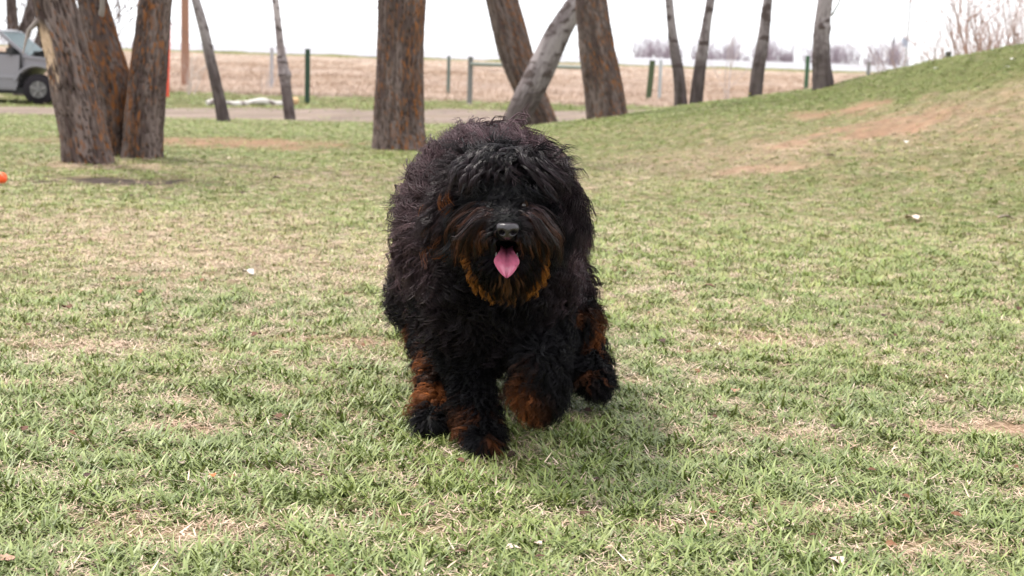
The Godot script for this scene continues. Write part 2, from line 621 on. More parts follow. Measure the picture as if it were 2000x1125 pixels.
	for r in total - 1:
		for s in sides:
			var a0 := r * sides + s
			var a1 := r * sides + (s + 1) % sides
			m.i.append_array([a0, a1, a1 + sides, a0, a1 + sides, a0 + sides])
	# normals from the displaced surface
	for r in total:
		for s in sides:
			var e := m.v[r * sides + (s + 1) % sides] - m.v[r * sides + (s + sides - 1) % sides]
			var u := m.v[mini(r + 1, total - 1) * sides + s] - m.v[maxi(r - 1, 0) * sides + s]
			var nn := u.cross(e).normalized()
			if nn.dot(m.n[r * sides + s]) < 0.0:
				nn = -nn
			m.n[r * sides + s] = nn
	return m.mesh()

func branch(m: MB, p: Vector3, d: Vector3, length: float, r: float, depth: int, c: Color, droop: float, sides := 4, kids := 3, wob := 0.25) -> void:
	var pts := PackedVector3Array([p])
	var rad := PackedFloat32Array([r])
	var q := p
	var dd := d
	for k in 4:
		dd = (dd + Vector3(rng.randf_range(-1, 1), rng.randf_range(-1, 1), rng.randf_range(-1, 1)) * wob - Vector3(0, droop, 0)).normalized()
		q += dd * length * 0.25
		pts.append(q)
		rad.append(r * (1.0 - 0.16 * (k + 1)))
	m.tube(pts, rad, sides, c, c)
	if depth <= 0:
		return
	for k in kids:
		var t := rng.randi_range(1, 4)
		var dir := (dd + Vector3(rng.randf_range(-1, 1), rng.randf_range(-0.5, 0.8), rng.randf_range(-1, 1)) * 0.9).normalized()
		branch(m, pts[t], dir, length * rng.randf_range(0.5, 0.8), rad[t] * 0.6, depth - 1, c, droop, sides, kids, wob)

func tree(called: String, label: String, group: String, st: Array, o: Dictionary) -> Node3D:
	var at := Vector3(st[0][0], st[0][1], st[0][2])
	var foot: Array = st[0].duplicate()
	var nxt: Array = st[1]
	for c in 3:
		foot[c] = st[0][c] - (nxt[c] - st[0][c]) * (0.12 / maxf(nxt[1] - st[0][1], 0.05))
	var all := [foot]
	all.append_array(st)
	var t := thing(called, label, "tree", at, group)
	obj("trunk", trunk_mesh(all, at, o), painted(0.92, 0.25), t)
	var last: Array = st[st.size() - 1]
	var prev: Array = st[st.size() - 2]
	var up := (Vector3(last[0] - prev[0], last[1] - prev[1], last[2] - prev[2]).normalized() + Vector3(0, 0.6, 0)).normalized()
	var top := Vector3(last[0], last[1], last[2]) + up * 3.1 - at
	rng.seed = int(o.get("seed", 1.0)) + 900
	var m := MB.new()
	var bark := lin(0.17, 0.14, 0.13)
	for k in 4:
		var a := TAU * k / 4.0 + rng.randf()
		branch(m, top - up * rng.randf_range(0.0, 0.5), (up * 0.9 + Vector3(cos(a), 0, sin(a)) * 0.7).normalized(), 1.5, last[3] * 0.36, 3, bark, 0.0)
	obj("crown", m.mesh(), painted(0.9, 0.25), t)
	return t

func build_trees() -> void:
	rng.seed = 1
	var big := "old furrowed trunks on the lawn"
	var t1 := tree("tree", "thick leaning trunk with a pale stripped scar, leftmost of the three-trunk clump", big,
		[[-3.007, 0.0, -10.435, .162], [-3.037, .203, -10.435, .151], [-3.080, .416, -10.435, .155], [-3.153, .767, -10.435, .144], [-3.229, 1.114, -10.435, .135]],
		{"seed": 1, "lichen": 0.27, "amp": 0.03, "lichen_side": 0.5, "bare": [0.76, 0.99], "sides": 120, "rings": 150, "flare": 0.1})
	# the broken stub on its left side
	var m := MB.new()
	m.tube(PackedVector3Array([Vector3(-0.27, 0.93, 0.04), Vector3(-0.32, 0.965, 0.06), Vector3(-0.375, 0.90, 0.08), Vector3(-0.415, 0.74, 0.09)]), PackedFloat32Array([0.045, 0.026, 0.014, 0.004]), 8, lin(0.16, 0.13, 0.12), lin(0.3, 0.26, 0.24))
	m.tube(PackedVector3Array([Vector3(-0.25, 1.0, 0.08), Vector3(-0.22, 0.95, 0.13), Vector3(-0.165, 0.83, 0.145)]), PackedFloat32Array([0.03, 0.02, 0.004]), 7, lin(0.13, 0.105, 0.1), lin(0.2, 0.17, 0.16))
	obj("broken_limb", m.mesh(), painted(0.9, 0.25), t1)
	var t2 := tree("tree", "orange lichen covered trunk in the middle of the three-trunk clump", big,
		[[-3.011, 0, -11.174, .10], [-3.024, .279, -11.174, .125], [-3.051, .582, -11.174, .146], [-3.112, .882, -11.174, .123], [-3.173, 1.142, -11.174, .104]],
		{"seed": 2, "lichen": 0.62, "amp": 0.018, "lichen_side": 0.6, "sides": 100, "rings": 140})
	m = MB.new()
	m.tube(PackedVector3Array([Vector3(-0.09, 1.0, 0.06), Vector3(-0.055, 1.08, 0.12), Vector3(-0.05, 1.3, 0.14)]), PackedFloat32Array([0.03, 0.02, 0.014]), 8, lin(0.3, 0.27, 0.25), lin(0.3, 0.27, 0.25))
	rng.seed = 77
	for k in 30:
		branch(m, Vector3(rng.randf_range(-0.5, 0.3), rng.randf_range(1.0, 1.35), rng.randf_range(-0.9, -0.2)), Vector3(rng.randf_range(-0.8, 0.8), -0.5, 0.1).normalized(), rng.randf_range(0.15, 0.36), 0.0055, 2, lin(0.2, 0.16, 0.15), 0.1, 3, 3, 0.3)
	tag(obj("hanging_twigs", m.mesh(), painted(0.9, 0.25), t2), "", "", "", "stuff")
	tree("tree", "upright rust brown trunk, rightmost of the three-trunk clump", big,
		[[-2.773, 0, -11.007, .137], [-2.755, .295, -11.007, .137], [-2.723, .595, -11.007, .129], [-2.687, .893, -11.007, .121], [-2.659, 1.152, -11.007, .114]],
		{"seed": 3, "lichen": 0.46, "amp": 0.02, "lichen_side": -0.6, "sides": 100, "rings": 140})
	tree("tree", "thickest lone trunk with orange lichen streaks behind the dog", big,
		[[-1.017, -.004, -12.94, .225], [-1.026, .222, -12.94, .212], [-1.029, .399, -12.94, .207], [-1.025, .837, -12.94, .191], [-1.020, 1.27, -12.94, .196]],
		{"seed": 4, "lichen": 0.40, "amp": 0.022, "lichen_side": 0.45, "sides": 130, "rings": 150, "flare": 0.16})
	tree("tree", "thick brown trunk leaning left behind the pale leaning stem", big,
		[[.383, -.15, -21.6, .215], [.170, .302, -21.6, .231], [.010, .663, -21.6, .246], [-.128, 1.094, -21.6, .246], [-.276, 1.595, -21.6, .231]],
		{"seed": 5, "lichen": 0.36, "amp": 0.02, "lichen_side": 1.1, "sides": 96, "rings": 110})
	tree("tree", "pale grey trunk leaning sharply right across its darker neighbour", "leaning trunks",
		[[-.069, -.199, -20.6, .163], [.096, .186, -20.6, .199], [.260, .54, -20.6, .206], [.520, 1.138, -20.6, .185], [.783, 1.593, -20.6, .160]],
		{"seed": 6, "style": "smooth", "dark_up": 0.75, "sides": 72, "rings": 110, "flare": 0.05})
	tree("tree", "thick dark brown trunk standing on the foot of the grass mound", big,
		[[1.058, .10, -17.5, .235], [.982, .551, -17.5, .223], [.908, .903, -17.5, .211], [.855, 1.195, -17.5, .193], [.813, 1.486, -17.5, .175]],
		{"seed": 7, "lichen": 0.38, "amp": 0.016, "lichen_side": 0.9, "sides": 96, "rings": 110, "flare": 0.1})
	var thin := "thin young trunks along the track and mound"
	tree("tree", "thin dark trunk leaning left beside the gravel track", thin,
		[[-4.041, -.208, -20.542, .088], [-4.105, .126, -20.542, .081], [-4.217, .610, -20.542, .074], [-4.328, 1.09, -20.542, .071], [-4.425, 1.43, -20.542, .060]],
		{"seed": 8, "style": "smooth", "dark_up": 1.15, "sides": 28, "rings": 90, "flare": 0.15})
	tree("tree", "thin pale birch trunk with black bands above its dark foot, by the white log", thin,
		[[-3.701, -.344, -24.337, .092], [-3.763, .110, -24.337, .090], [-3.824, .520, -24.337, .086], [-3.868, .846, -24.337, .063], [-3.955, 1.577, -24.337, .054]],
		{"seed": 9, "style": "smooth", "dark_up": 0.95, "pale": 1.5, "sides": 28, "rings": 110, "knots": [[0.86, 0.35, 0.07, 0.0], [1.08, 0.15, 0.04, 2.0]], "flare": 0.05})
	tree("tree", "slim trunk leaning left, left one of the V shaped pair on the mound", thin,
		[[2.024, .22, -18.5, .080], [1.975, .626, -18.5, .070], [1.910, .936, -18.5, .064], [1.857, 1.244, -18.5, .054], [1.811, 1.551, -18.5, .048]],
		{"seed": 10, "style": "smooth", "dark_up": 0.85, "sides": 28, "rings": 90})
	tree("tree", "slim trunk leaning right, right one of the V shaped pair on the mound", thin,
		[[2.194, .22, -18.5, .080], [2.221, .633, -18.5, .077], [2.249, .946, -18.5, .070], [2.284, 1.257, -18.5, .057], [2.318, 1.567, -18.5, .051]],
		{"seed": 11, "style": "smooth", "dark_up": 0.8, "sides": 28, "rings": 90})
	tree("tree", "slim dark trunk on the mound between the V shaped pair and the green post", thin,
		[[2.814, .33, -17.8, .083], [2.831, .723, -17.8, .080], [2.860, .964, -17.8, .074], [2.885, 1.263, -17.8, .064], [2.904, 1.561, -17.8, .055]],
		{"seed": 12, "style": "smooth", "dark_up": 0.9, "sides": 28, "rings": 90})
	var t13 := tree("tree", "straight grey trunk with a swollen foot right of the green post", thin,
		[[3.361, .52, -16.5, .112], [3.324, .811, -16.5, .098], [3.304, 1.031, -16.5, .092], [3.304, 1.304, -16.5, .084], [3.317, 1.522, -16.5, .080]],
		{"seed": 13, "style": "smooth", "dark_up": 0.75, "sides": 40, "rings": 100, "knots": [[0.30, 0.12, 0.1, 0.0], [0.83, 0.12, 0.05, 0.5]]})
	m = MB.new()
	m.tube(PackedVector3Array([Vector3(0.03, 0.84, 0.02), Vector3(0.10, 0.98, 0.02), Vector3(0.16, 1.2, 0.0)]), PackedFloat32Array([0.012, 0.009, 0.006]), 6, lin(0.2, 0.2, 0.16), lin(0.2, 0.2, 0.16))
	obj("branch", m.mesh(), painted(0.9, 0.25), t13)
	var far_g := "dark trunks behind the pickup"
	tree("tree", "upright dark trunk behind the pickup windshield", far_g, [[-11.317, -.489, -34, .152], [-11.412, .544, -34, .141], [-11.467, 1.228, -34, .117], [-11.48, 1.682, -34, .111]], {"seed": 14, "lichen": 0.05, "sides": 24, "rings": 50})
	var tb := tree("tree", "dark trunk leaning right behind the pickup hood", far_g, [[-11.497, -.506, -34.4, .119], [-11.377, .777, -34.4, .142], [-11.201, 1.36, -34.4, .142], [-11.101, 1.707, -34.4, .142]], {"seed": 15, "lichen": 0.05, "sides": 24, "rings": 50})
	tree("tree", "thinner dark trunk leaning right between pickup hood and clump", far_g, [[-11.126, -.489, -34.2, .130], [-10.988, .558, -34.2, .106], [-10.863, 1.021, -34.2, .094], [-10.70, 1.713, -34.2, .094]], {"seed": 16, "lichen": 0.05, "sides": 24, "rings": 50})
	m = MB.new()
	rng.seed = 78
	for k in 50:
		branch(m, Vector3(rng.randf_range(-0.9, 1.6), rng.randf_range(1.6, 2.5), rng.randf_range(-0.4, 0.6)), Vector3(rng.randf_range(-0.8, 0.8), -0.6, 0.1).normalized(), rng.randf_range(0.4, 0.9), 0.014, 2, lin(0.2, 0.16, 0.15), 0.12, 3, 3, 0.25)
	tag(obj("hanging_twigs", m.mesh(), painted(0.9, 0.25), tb), "", "", "", "stuff")

func shrub(called: String, label: String, category: String, group: String, at: Vector3, height: float, wide: float, stems: int, r: float, c: Color, depth: int, seed_: int, kids := 4, buds := 0.0) -> void:
	rng.seed = seed_
	var t := thing(called, label, category, at, group)
	var m := MB.new()
	var ends := []
	for k in stems:
		var a := rng.randf() * TAU
		var d := Vector3(cos(a) * wide, 1.0, sin(a) * wide).normalized()
		var start := m.v.size()
		branch(m, Vector3(cos(a), 0, sin(a)) * 0.12 * rng.randf() - Vector3(0, 0.05, 0), d, height * rng.randf_range(0.5, 0.75), r * rng.randf_range(0.7, 1.2), depth, c * rng.randf_range(0.85, 1.15), -0.02, 3, kids, 0.14)
		ends.append([start, m.v.size()])
	obj("bare_branches", m.mesh(), painted(0.9, 0.25), t)
	if buds > 0.0:
		var b := MB.new()
		for k in int(buds):
			var p := m.v[rng.randi() % m.v.size()]
			if p.y < height * 0.45:
				continue
			for q in 3:
				var o := Vector3(rng.randf_range(-1, 1), rng.randf_range(-1, 1), rng.randf_range(-1, 1)) * 0.03
				blade(b, p + o, Vector3(rng.randf_range(-1, 1), rng.randf_range(-0.4, 1), rng.randf_range(-1, 1)).normalized(), 0.05, 0.025, 0.2, lin(0.25, 0.13, 0.09), lin(0.32, 0.17, 0.12))
		var lf := obj("dry_leaves", b.mesh(), painted(0.8, 0.3), t)
		lf.set_meta("kind", "stuff")

# ---------------------------------------------------------------- posts, pole, log, far trees
func post(label: String, at: Vector3, h: float, r: float, c: Color, top: Color, lean := Vector3.ZERO, square := false) -> Node3D:
	var t := thing("fence_post", label, "fence post", at, "fence posts along the field")
	var m := MB.new()
	if square:
		m.box(Vector3(0, h * 0.5 - 0.1, 0) + lean * 0.5, Vector3(r * 2.0, h + 0.2, r * 2.0), c, Basis(Vector3(0, 0, 1), -atan2(lean.x, h)))
	else:
		m.tube(PackedVector3Array([Vector3(0, -0.2, 0), lean * 0.5 + Vector3(0, h * 0.5, 0), lean * 0.97 + Vector3(0, h - 0.02, 0), lean + Vector3(0, h, 0)]), PackedFloat32Array([r, r * 0.97, r * 0.95, r * 0.8]), 14, c, top, true)
	obj("shaft", m.mesh(), painted(0.85, 0.3), t)
	return t

func far_place(k: float) -> String:
	if k < 0.112:
		return "left of the V shaped pair of trunks"
	if k < 0.138:
		return "seen between the V shaped pair of trunks"
	if k < 0.171:
		return "between the V shaped pair and the slim dark trunk"
	if k < 0.208:
		return "between the slim dark trunk and the swollen trunk"
	return "right of the trunk with the swollen foot"

func build_far() -> void:
	var green := lin(0.04, 0.068, 0.05)
	post("dark green round post right of the thin banded birch", ground(-4.887, -34.693), 1.25, 0.062, green, green)
	post("slim grey green post left of the post that carries a rail", ground(-1.968, -42.057), 1.08, 0.05, lin(0.14, 0.17, 0.15), lin(0.14, 0.17, 0.15))
	var rp := post("weathered grey post carrying a horizontal rail", ground(-1.219, -37.76), 1.18, 0.068, lin(0.22, 0.21, 0.20), lin(0.12, 0.13, 0.12))
	var m := MB.new()
	m.tube(PackedVector3Array([Vector3(0.0, 1.0, 0.05), Vector3(1.7, 1.0, 0.05), Vector3(3.3, 1.0, 0.05)]), PackedFloat32Array([0.05, 0.05, 0.05]), 10, lin(0.26, 0.28, 0.25), lin(0.3, 0.32, 0.28), true)
	obj("rail", m.mesh(), painted(0.85, 0.3), rp)
	post("short dark green post leaning slightly right behind the thick trunk on the mound", ground(3.65, -42.0), 1.16, 0.075, lin(0.075, 0.10, 0.055), lin(0.12, 0.2, 0.08), Vector3(0.07, 0, 0), true)
	post("pale grey metal post touching the leaning green post", ground(4.0, -42.4), 1.12, 0.05, lin(0.42, 0.45, 0.46), lin(0.42, 0.45, 0.46))
	post("slim green post between two slim trunks on the mound", ground(8.699, -45.354), 1.05, 0.068, lin(0.06, 0.115, 0.07), lin(0.06, 0.115, 0.07))
	post("grey post stub just above the mound right of the swollen trunk", ground(10.7, -46.0), 0.85, 0.06, lin(0.2, 0.21, 0.21), lin(0.2, 0.21, 0.21))
	post("dark green post top poking over the mound beside bare shrubs", ground(7.55, -26.5), 1.52, 0.052, lin(0.03, 0.07, 0.06), lin(0.03, 0.07, 0.06))
	post("faint pale grey post behind the banded birch on its left", ground(-7.0, -42.5), 1.1, 0.05, lin(0.36, 0.35, 0.37), lin(0.36, 0.35, 0.37))
	# utility pole
	var t := thing("utility_pole", "tall rust brown wooden pole behind the three-trunk clump", "pole", ground(-9.26, -41.632))
	m = MB.new()
	m.tube(PackedVector3Array([Vector3(0, -0.3, 0), Vector3(0, 2, 0), Vector3(0.0, 8, 0)]), PackedFloat32Array([0.115, 0.11, 0.09]), 16, lin(0.30, 0.17, 0.125), lin(0.34, 0.18, 0.12), true)
	obj("shaft", m.mesh(), painted(0.9, 0.25), t)
	m = MB.new()
	m.box(Vector3(0, 7.3, 0.16), Vector3(2.2, 0.11, 0.09), lin(0.27, 0.15, 0.1))
	obj("crossarm", m.mesh(), painted(0.9, 0.25), t)
	t = thing("marker_stake", "bright orange red stake just right of the three-trunk clump", "stake", ground(-8.42, -36.0))
	m = MB.new()
	m.box(Vector3(0, 0.72, 0), Vector3(0.075, 1.55, 0.03), lin(0.75, 0.09, 0.05), Basis(Vector3(0, 0, 1), -0.03))
	obj("shaft", m.mesh(), painted(0.6), t)
	m = MB.new()
	m.box(Vector3(0.03, 1.52, 0.001), Vector3(0.081, 0.55, 0.036), lin(0.85, 0.32, 0.32), Basis(Vector3(0, 0, 1), -0.03))
	obj("faded_tip", m.mesh(), painted(0.6), t)
	t = thing("sign_post", "tall thin grey pole with a small blue plate beyond the mound", "pole", ground(12.6, -49.0))
	m = MB.new()
	m.tube(PackedVector3Array([Vector3(0, -0.2, 0), Vector3(0, 3, 0), Vector3(0, 6, 0)]), PackedFloat32Array([0.035, 0.035, 0.03]), 8, lin(0.42, 0.44, 0.46), lin(0.42, 0.44, 0.46), true)
	obj("shaft", m.mesh(), painted(0.6), t)
	m = MB.new()
	m.box(Vector3(-0.1, 1.15, 0.06), Vector3(0.17, 0.28, 0.03), lin(0.34, 0.42, 0.55))
	obj("plate", m.mesh(), painted(0.6), t)
	# fallen birch log
	var a := ground(-6.6, -31.7)
	var b := ground(-5.1, -33.6)
	t = thing("birch_log", "knobbly white birch log lying beside the gravel track", "log", a)
	m = MB.new()
	var pts := PackedVector3Array()
	var rad := PackedFloat32Array()
	rng.seed = 61
	for k in 26:
		var u := k / 25.0
		var p := a.lerp(b, u)
		p.y = terrain(p.x, p.z) + 0.055 + 0.03 * sin(u * 13.0)
		pts.append(p - a)
		rad.append(0.05 + 0.012 * sin(u * 21.0) + 0.03 * u * (1.0 if k % 6 != 0 else 0.6))
	m.tube(pts, rad, 12, lin(0.62, 0.58, 0.55), lin(0.62, 0.58, 0.55), true)
	for k in m.c.size():
		if noise_b.get_noise_3d(m.v[k].x * 9.0, m.v[k].y * 3.0, m.v[k].z * 3.0) > 0.28:
			m.c[k] = lin(0.2, 0.16, 0.15)
	obj("bark", m.mesh(), painted(0.9, 0.25), t)
	m = MB.new()
	var e := (pts[25] - pts[24]).normalized()
	m.tube(PackedVector3Array([pts[25], pts[25] + e * 0.18]), PackedFloat32Array([0.085, 0.08]), 12, lin(0.55, 0.36, 0.2), lin(0.62, 0.42, 0.24), true)
	obj("cut_end", m.mesh(), painted(0.9, 0.25), t)
	# dead brush and a sapling
	var pale := lin(0.50, 0.44, 0.42)
	shrub("dead_shrub", "dead pale grey branching shrub in front of the wooden pole", "shrub", "", ground(-8.4, -38.2), 1.6, 0.45, 4, 0.02, pale, 2, 31, 3)
	shrub("dead_shrub", "sparse dead pale shrub left of the faint grey post", "shrub", "", ground(-6.9, -40.5), 1.3, 0.6, 5, 0.014, pale, 2, 32, 3)
	shrub("sapling", "thin bare sapling left of the slim dark trunk on the mound", "sapling", "", ground(5.4, -39.0), 3.4, 0.12, 2, 0.026, lin(0.42, 0.36, 0.35), 2, 33, 4)
	m = MB.new()
	# reddish shrubs behind the mound
	var g := "bare reddish shrubs behind the mound"
	var red := lin(0.42, 0.29, 0.245)
	shrub("bare_shrub", "bare shrub with clinging rusty leaves, behind the mound nearest the post top", "shrub", g, ground(7.9, -25.6), 3.4, 0.22, 7, 0.030, lin(0.38, 0.23, 0.18), 3, 41, 4, 260)
	shrub("bare_shrub", "pale twiggy bare shrub filling the sky at the right edge", "shrub", g, ground(9.25, -26.4), 3.6, 0.35, 12, 0.032, lin(0.46, 0.34, 0.30), 3, 42, 4, 60)
	shrub("bare_shrub", "low wispy bare shrub where the mound meets the road", "shrub", g, ground(9.1, -33.0), 3.2, 0.7, 14, 0.026, lin(0.40, 0.30, 0.27), 3, 43, 4)
	shrub("bare_shrub", "tall thin stemmed bare shrub between the rusty and the pale ones", "shrub", g, ground(8.6, -26.8), 3.6, 0.28, 10, 0.030, red, 3, 44, 4, 120)
	# far trees
	var fg := "hazy bare trees along the far treeline"
	rng.seed = 50
	var spots := []
	for k in 64:
		var z := rng.randf_range(-205.0, -175.0)
		spots.append([rng.randf_range(0.085, 0.262) if k > 4 else rng.randf_range(0.07, 0.14), z, rng.randf_range(1.8, 4.9)])
	var k2 := 0
	for s in spots:
		rng.seed = 600 + k2
		var hz: float = s[2]
		var q := thing("distant_tree", "hazy leafless tree on the horizon " + far_place(s[0]), "tree", Vector3(-s[1] * s[0], terrain(-s[1] * s[0], s[1]), s[1]), fg)
		var tm := MB.new()
		for n in 7:
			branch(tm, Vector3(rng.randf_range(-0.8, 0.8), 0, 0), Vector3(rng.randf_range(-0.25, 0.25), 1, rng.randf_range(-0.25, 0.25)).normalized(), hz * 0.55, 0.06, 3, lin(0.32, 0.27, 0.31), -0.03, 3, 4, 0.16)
		obj("crown", tm.mesh(), painted(0.9, 0.2), q)
		k2 += 1
	var sp := thing("distant_spruce", "single dark pointed spruce in the far treeline", "tree", Vector3(49.6, terrain(49.6, -200.0), -200.0))
	m = MB.new()
	rng.seed = 71
	m.tube(PackedVector3Array([Vector3(0, -0.2, 0), Vector3(0, 2.6, 0), Vector3(0, 5.2, 0)]), PackedFloat32Array([0.1, 0.07, 0.01]), 6, lin(0.1, 0.08, 0.07), lin(0.1, 0.08, 0.07))
	obj("trunk", m.mesh(), painted(0.9, 0.2), sp)
	m = MB.new()
	for k in 420:
		var h := rng.randf_range(0.5, 5.0)
		var an := rng.randf() * TAU
		var rr := (5.2 - h) * 0.2
		blade(m, Vector3(0, h, 0), Vector3(cos(an), -0.25, sin(an)).normalized(), rr * rng.randf_range(0.6, 1.2), 0.16, 0.15, lin(0.05, 0.075, 0.05), lin(0.07, 0.1, 0.06))
	var cr := obj("crown", m.mesh(), painted(0.9, 0.2), sp)
	cr.set_meta("kind", "stuff")

# ---------------------------------------------------------------- the pickup
func arc(cx: float, cy: float, r: float, a0: float, a1: float, n: int) -> Array:
	var out := []
	for k in n + 1:
		var a := lerpf(a0, a1, k / float(n))
		out.append(Vector2(cx + r * cos(a), cy + r * sin(a)))
	return out

func build_truck() -> void:
	var silver := lin(0.22, 0.215, 0.235)
	var paint := StandardMaterial3D.new()
	paint.vertex_color_use_as_albedo = true
	paint.roughness = 0.32
	paint.metallic = 0.25
	paint.clearcoat_enabled = true
	paint.clearcoat = 0.5
	var black := lin(0.02, 0.02, 0.022)
	var t := thing("pickup_truck", "old silver pickup with raised hood parked beside the track behind the clump", "pickup truck", ground(-9.6, -29.9))
	t.rotation.y = 0.03
	# side profile, nose to the right, wheel centre at x = 0
	var prof := PackedVector2Array()
	for p in [Vector2(-4.1, 0.38), Vector2(-3.3, 0.34)]:
		prof.append(p)
	for p in arc(-2.75, 0.32, 0.40, PI, 0.0, 12):
		prof.append(p)
	for p in [Vector2(-2.2, 0.28), Vector2(-0.44, 0.26)]:
		prof.append(p)
	for p in arc(0.0, 0.32, 0.41, PI - 0.1, 0.1, 14):
		prof.append(p)
	for p in [Vector2(0.5, 0.34), Vector2(0.80, 0.36), Vector2(0.84, 0.60), Vector2(0.80, 0.80), Vector2(0.55, 0.865), Vector2(0.1, 0.925), Vector2(-0.30, 0.955), Vector2(-1.75, 0.985), Vector2(-1.8, 0.94), Vector2(-4.1, 0.96)]:
		prof.append(p)
	var m := MB.new()
	m.extrude(prof, 0.0, -1.62, silver)
	obj("body", m.mesh(), paint, t)
	# bulging front wing, door skin and bed side stand proud of the shell
	m = MB.new()
	var wing := PackedVector2Array()
	for p in arc(0.0, 0.32, 0.43, PI - 0.25, 0.15, 14):
		wing.append(p)
	for p in [Vector2(0.76, 0.46), Vector2(0.76, 0.74), Vector2(0.5, 0.83), Vector2(0.1, 0.885), Vector2(-0.27, 0.915), Vector2(-0.30, 0.60)]:
		wing.append(p)
	m.extrude(wing, 0.045, 0.0, silver)
	obj("front_wing", m.mesh(), paint, t)
	m = MB.new()
	var lip := PackedVector2Array()
	for p in arc(0.0, 0.32, 0.475, PI - 0.3, 0.1, 14):
		lip.append(p)
	for p in arc(0.0, 0.32, 0.43, 0.1, PI - 0.3, 14):
		lip.append(p)
	m.extrude(lip, 0.075, 0.045, silver * 1.05)
	obj("arch_lip", m.mesh(), paint, t)
	m = MB.new()
	m.extrude(PackedVector2Array([Vector2(-1.55, 0.56), Vector2(-0.36, 0.56), Vector2(-0.34, 0.93), Vector2(-1.55, 0.965)]), 0.035, 0.0, silver)
	m.extrude(PackedVector2Array([Vector2(-1.55, 0.30), Vector2(-0.42, 0.30), Vector2(-0.37, 0.50), Vector2(-1.55, 0.50)]), 0.025, 0.0, silver * 0.9)
	var door := obj("door", m.mesh(), paint, t)
	m = MB.new()
	m.extrude(PackedVector2Array([Vector2(-1.55, 0.50), Vector2(-0.37, 0.50), Vector2(-0.36, 0.56), Vector2(-1.55, 0.56)]), 0.05, 0.0, silver * 1.12)
	obj("side_moulding", m.mesh(), paint, door)
	m = MB.new()
	m.box(Vector3(-1.38, 0.82, 0.045), Vector3(0.16, 0.04, 0.03), black)
	obj("handle", m.mesh(), painted(0.4), door)
	m = MB.new()
	m.box(Vector3(-0.325, 0.72, 0.012), Vector3(0.035, 0.46, 0.03), black)
	obj("door_gap", m.mesh(), painted(0.8), t)
	m = MB.new()
	m.box(Vector3(-1.0, 0.25, -0.1), Vector3(1.5, 0.12, 0.12), black)
	m.box(Vector3(-1.6, 0.30, -0.8), Vector3(4.4, 0.14, 1.1), black)
	obj("chassis", m.mesh(), painted(0.8), t)
	# cab: roof and pillars
	m = MB.new()
	m.extrude(PackedVector2Array([Vector2(-1.75, 1.46), Vector2(-0.85, 1.46), Vector2(-0.72, 1.40), Vector2(-0.78, 1.385), Vector2(-1.7, 1.40)]), -0.12, -1.5, silver)
	obj("roof", m.mesh(), paint, t)
	for z in [-0.08, -1.50]:
		m = MB.new()
		m.extrude(PackedVector2Array([Vector2(-0.78, 1.44), Vector2(-0.22, 0.96), Vector2(-0.30, 0.95), Vector2(-0.86, 1.42)]), z, z - 0.06, silver)
		obj("windshield_pillar", m.mesh(), paint, t)
		m = MB.new()
		m.extrude(PackedVector2Array([Vector2(-1.75, 0.96), Vector2(-1.58, 0.96), Vector2(-1.62, 1.44), Vector2(-1.75, 1.44)]), z, z - 0.06, silver)
		obj("rear_pillar", m.mesh(), paint, t)
	var glass := StandardMaterial3D.new()
	glass.albedo_color = Color(0.20, 0.31, 0.33, 0.75)
	glass.transparency = BaseMaterial3D.TRANSPARENCY_ALPHA
	glass.roughness = 0.35
	m = MB.new()
	m.extrude(PackedVector2Array([Vector2(-0.76, 1.425), Vector2(-0.20, 0.955), Vector2(-0.21, 0.945), Vector2(-0.77, 1.415)]), -0.14, -1.49, Color(1, 1, 1))
	obj("windshield", m.mesh(), glass, t)
	m = MB.new()
	m.box(Vector3(-1.0, 0.98, -0.81), Vector3(1.3, 0.04, 1.35), lin(0.03, 0.03, 0.03))
	m.box(Vector3(-1.25, 1.06, -0.5), Vector3(0.25, 0.5, 0.5), lin(0.06, 0.055, 0.05), Basis(Vector3(0, 0, 1), 0.2))
	m.box(Vector3(-0.55, 1.02, -0.45), Vector3(0.08, 0.2, 0.3), black, Basis(Vector3(0, 0, 1), 0.5))
	obj("cabin_interior", m.mesh(), painted(0.8), t)
	m = MB.new()
	m.box(Vector3(-0.52, 1.03, 0.07), Vector3(0.10, 0.13, 0.16), black)
	m.tube(PackedVector3Array([Vector3(-0.48, 1.02, 0.0), Vector3(-0.44, 0.98, -0.06)]), PackedFloat32Array([0.025, 0.02]), 6, black, black)
	obj("wing_mirror", m.mesh(), painted(0.5), t)
	# hood propped open with its dark underside showing
	m = MB.new()
	m.extrude(PackedVector2Array([Vector2(-0.18, 0.955), Vector2(-0.16, 0.975), Vector2(0.72, 1.34), Vector2(0.74, 1.31)]), -0.16, -1.48, black)
	obj("hood", m.mesh(), painted(0.6), t)
	m = MB.new()
	m.extrude(PackedVector2Array([Vector2(-0.14, 0.95), Vector2(0.7, 0.93), Vector2(0.7, 1.26)]), -0.2, -0.24, black * 0.8)
	obj("hood_brace", m.mesh(), painted(0.8), t)
	m = MB.new()
	m.box(Vector3(0.25, 0.95, -0.8), Vector3(0.8, 0.18, 1.1), lin(0.03, 0.028, 0.027))
	obj("engine", m.mesh(), painted(0.7), t)
	m = MB.new()
	m.box(Vector3(0.9, 0.45, -0.81), Vector3(0.12, 0.16, 1.66), lin(0.2, 0.2, 0.21))
	obj("bumper", m.mesh(), painted(0.5), t)
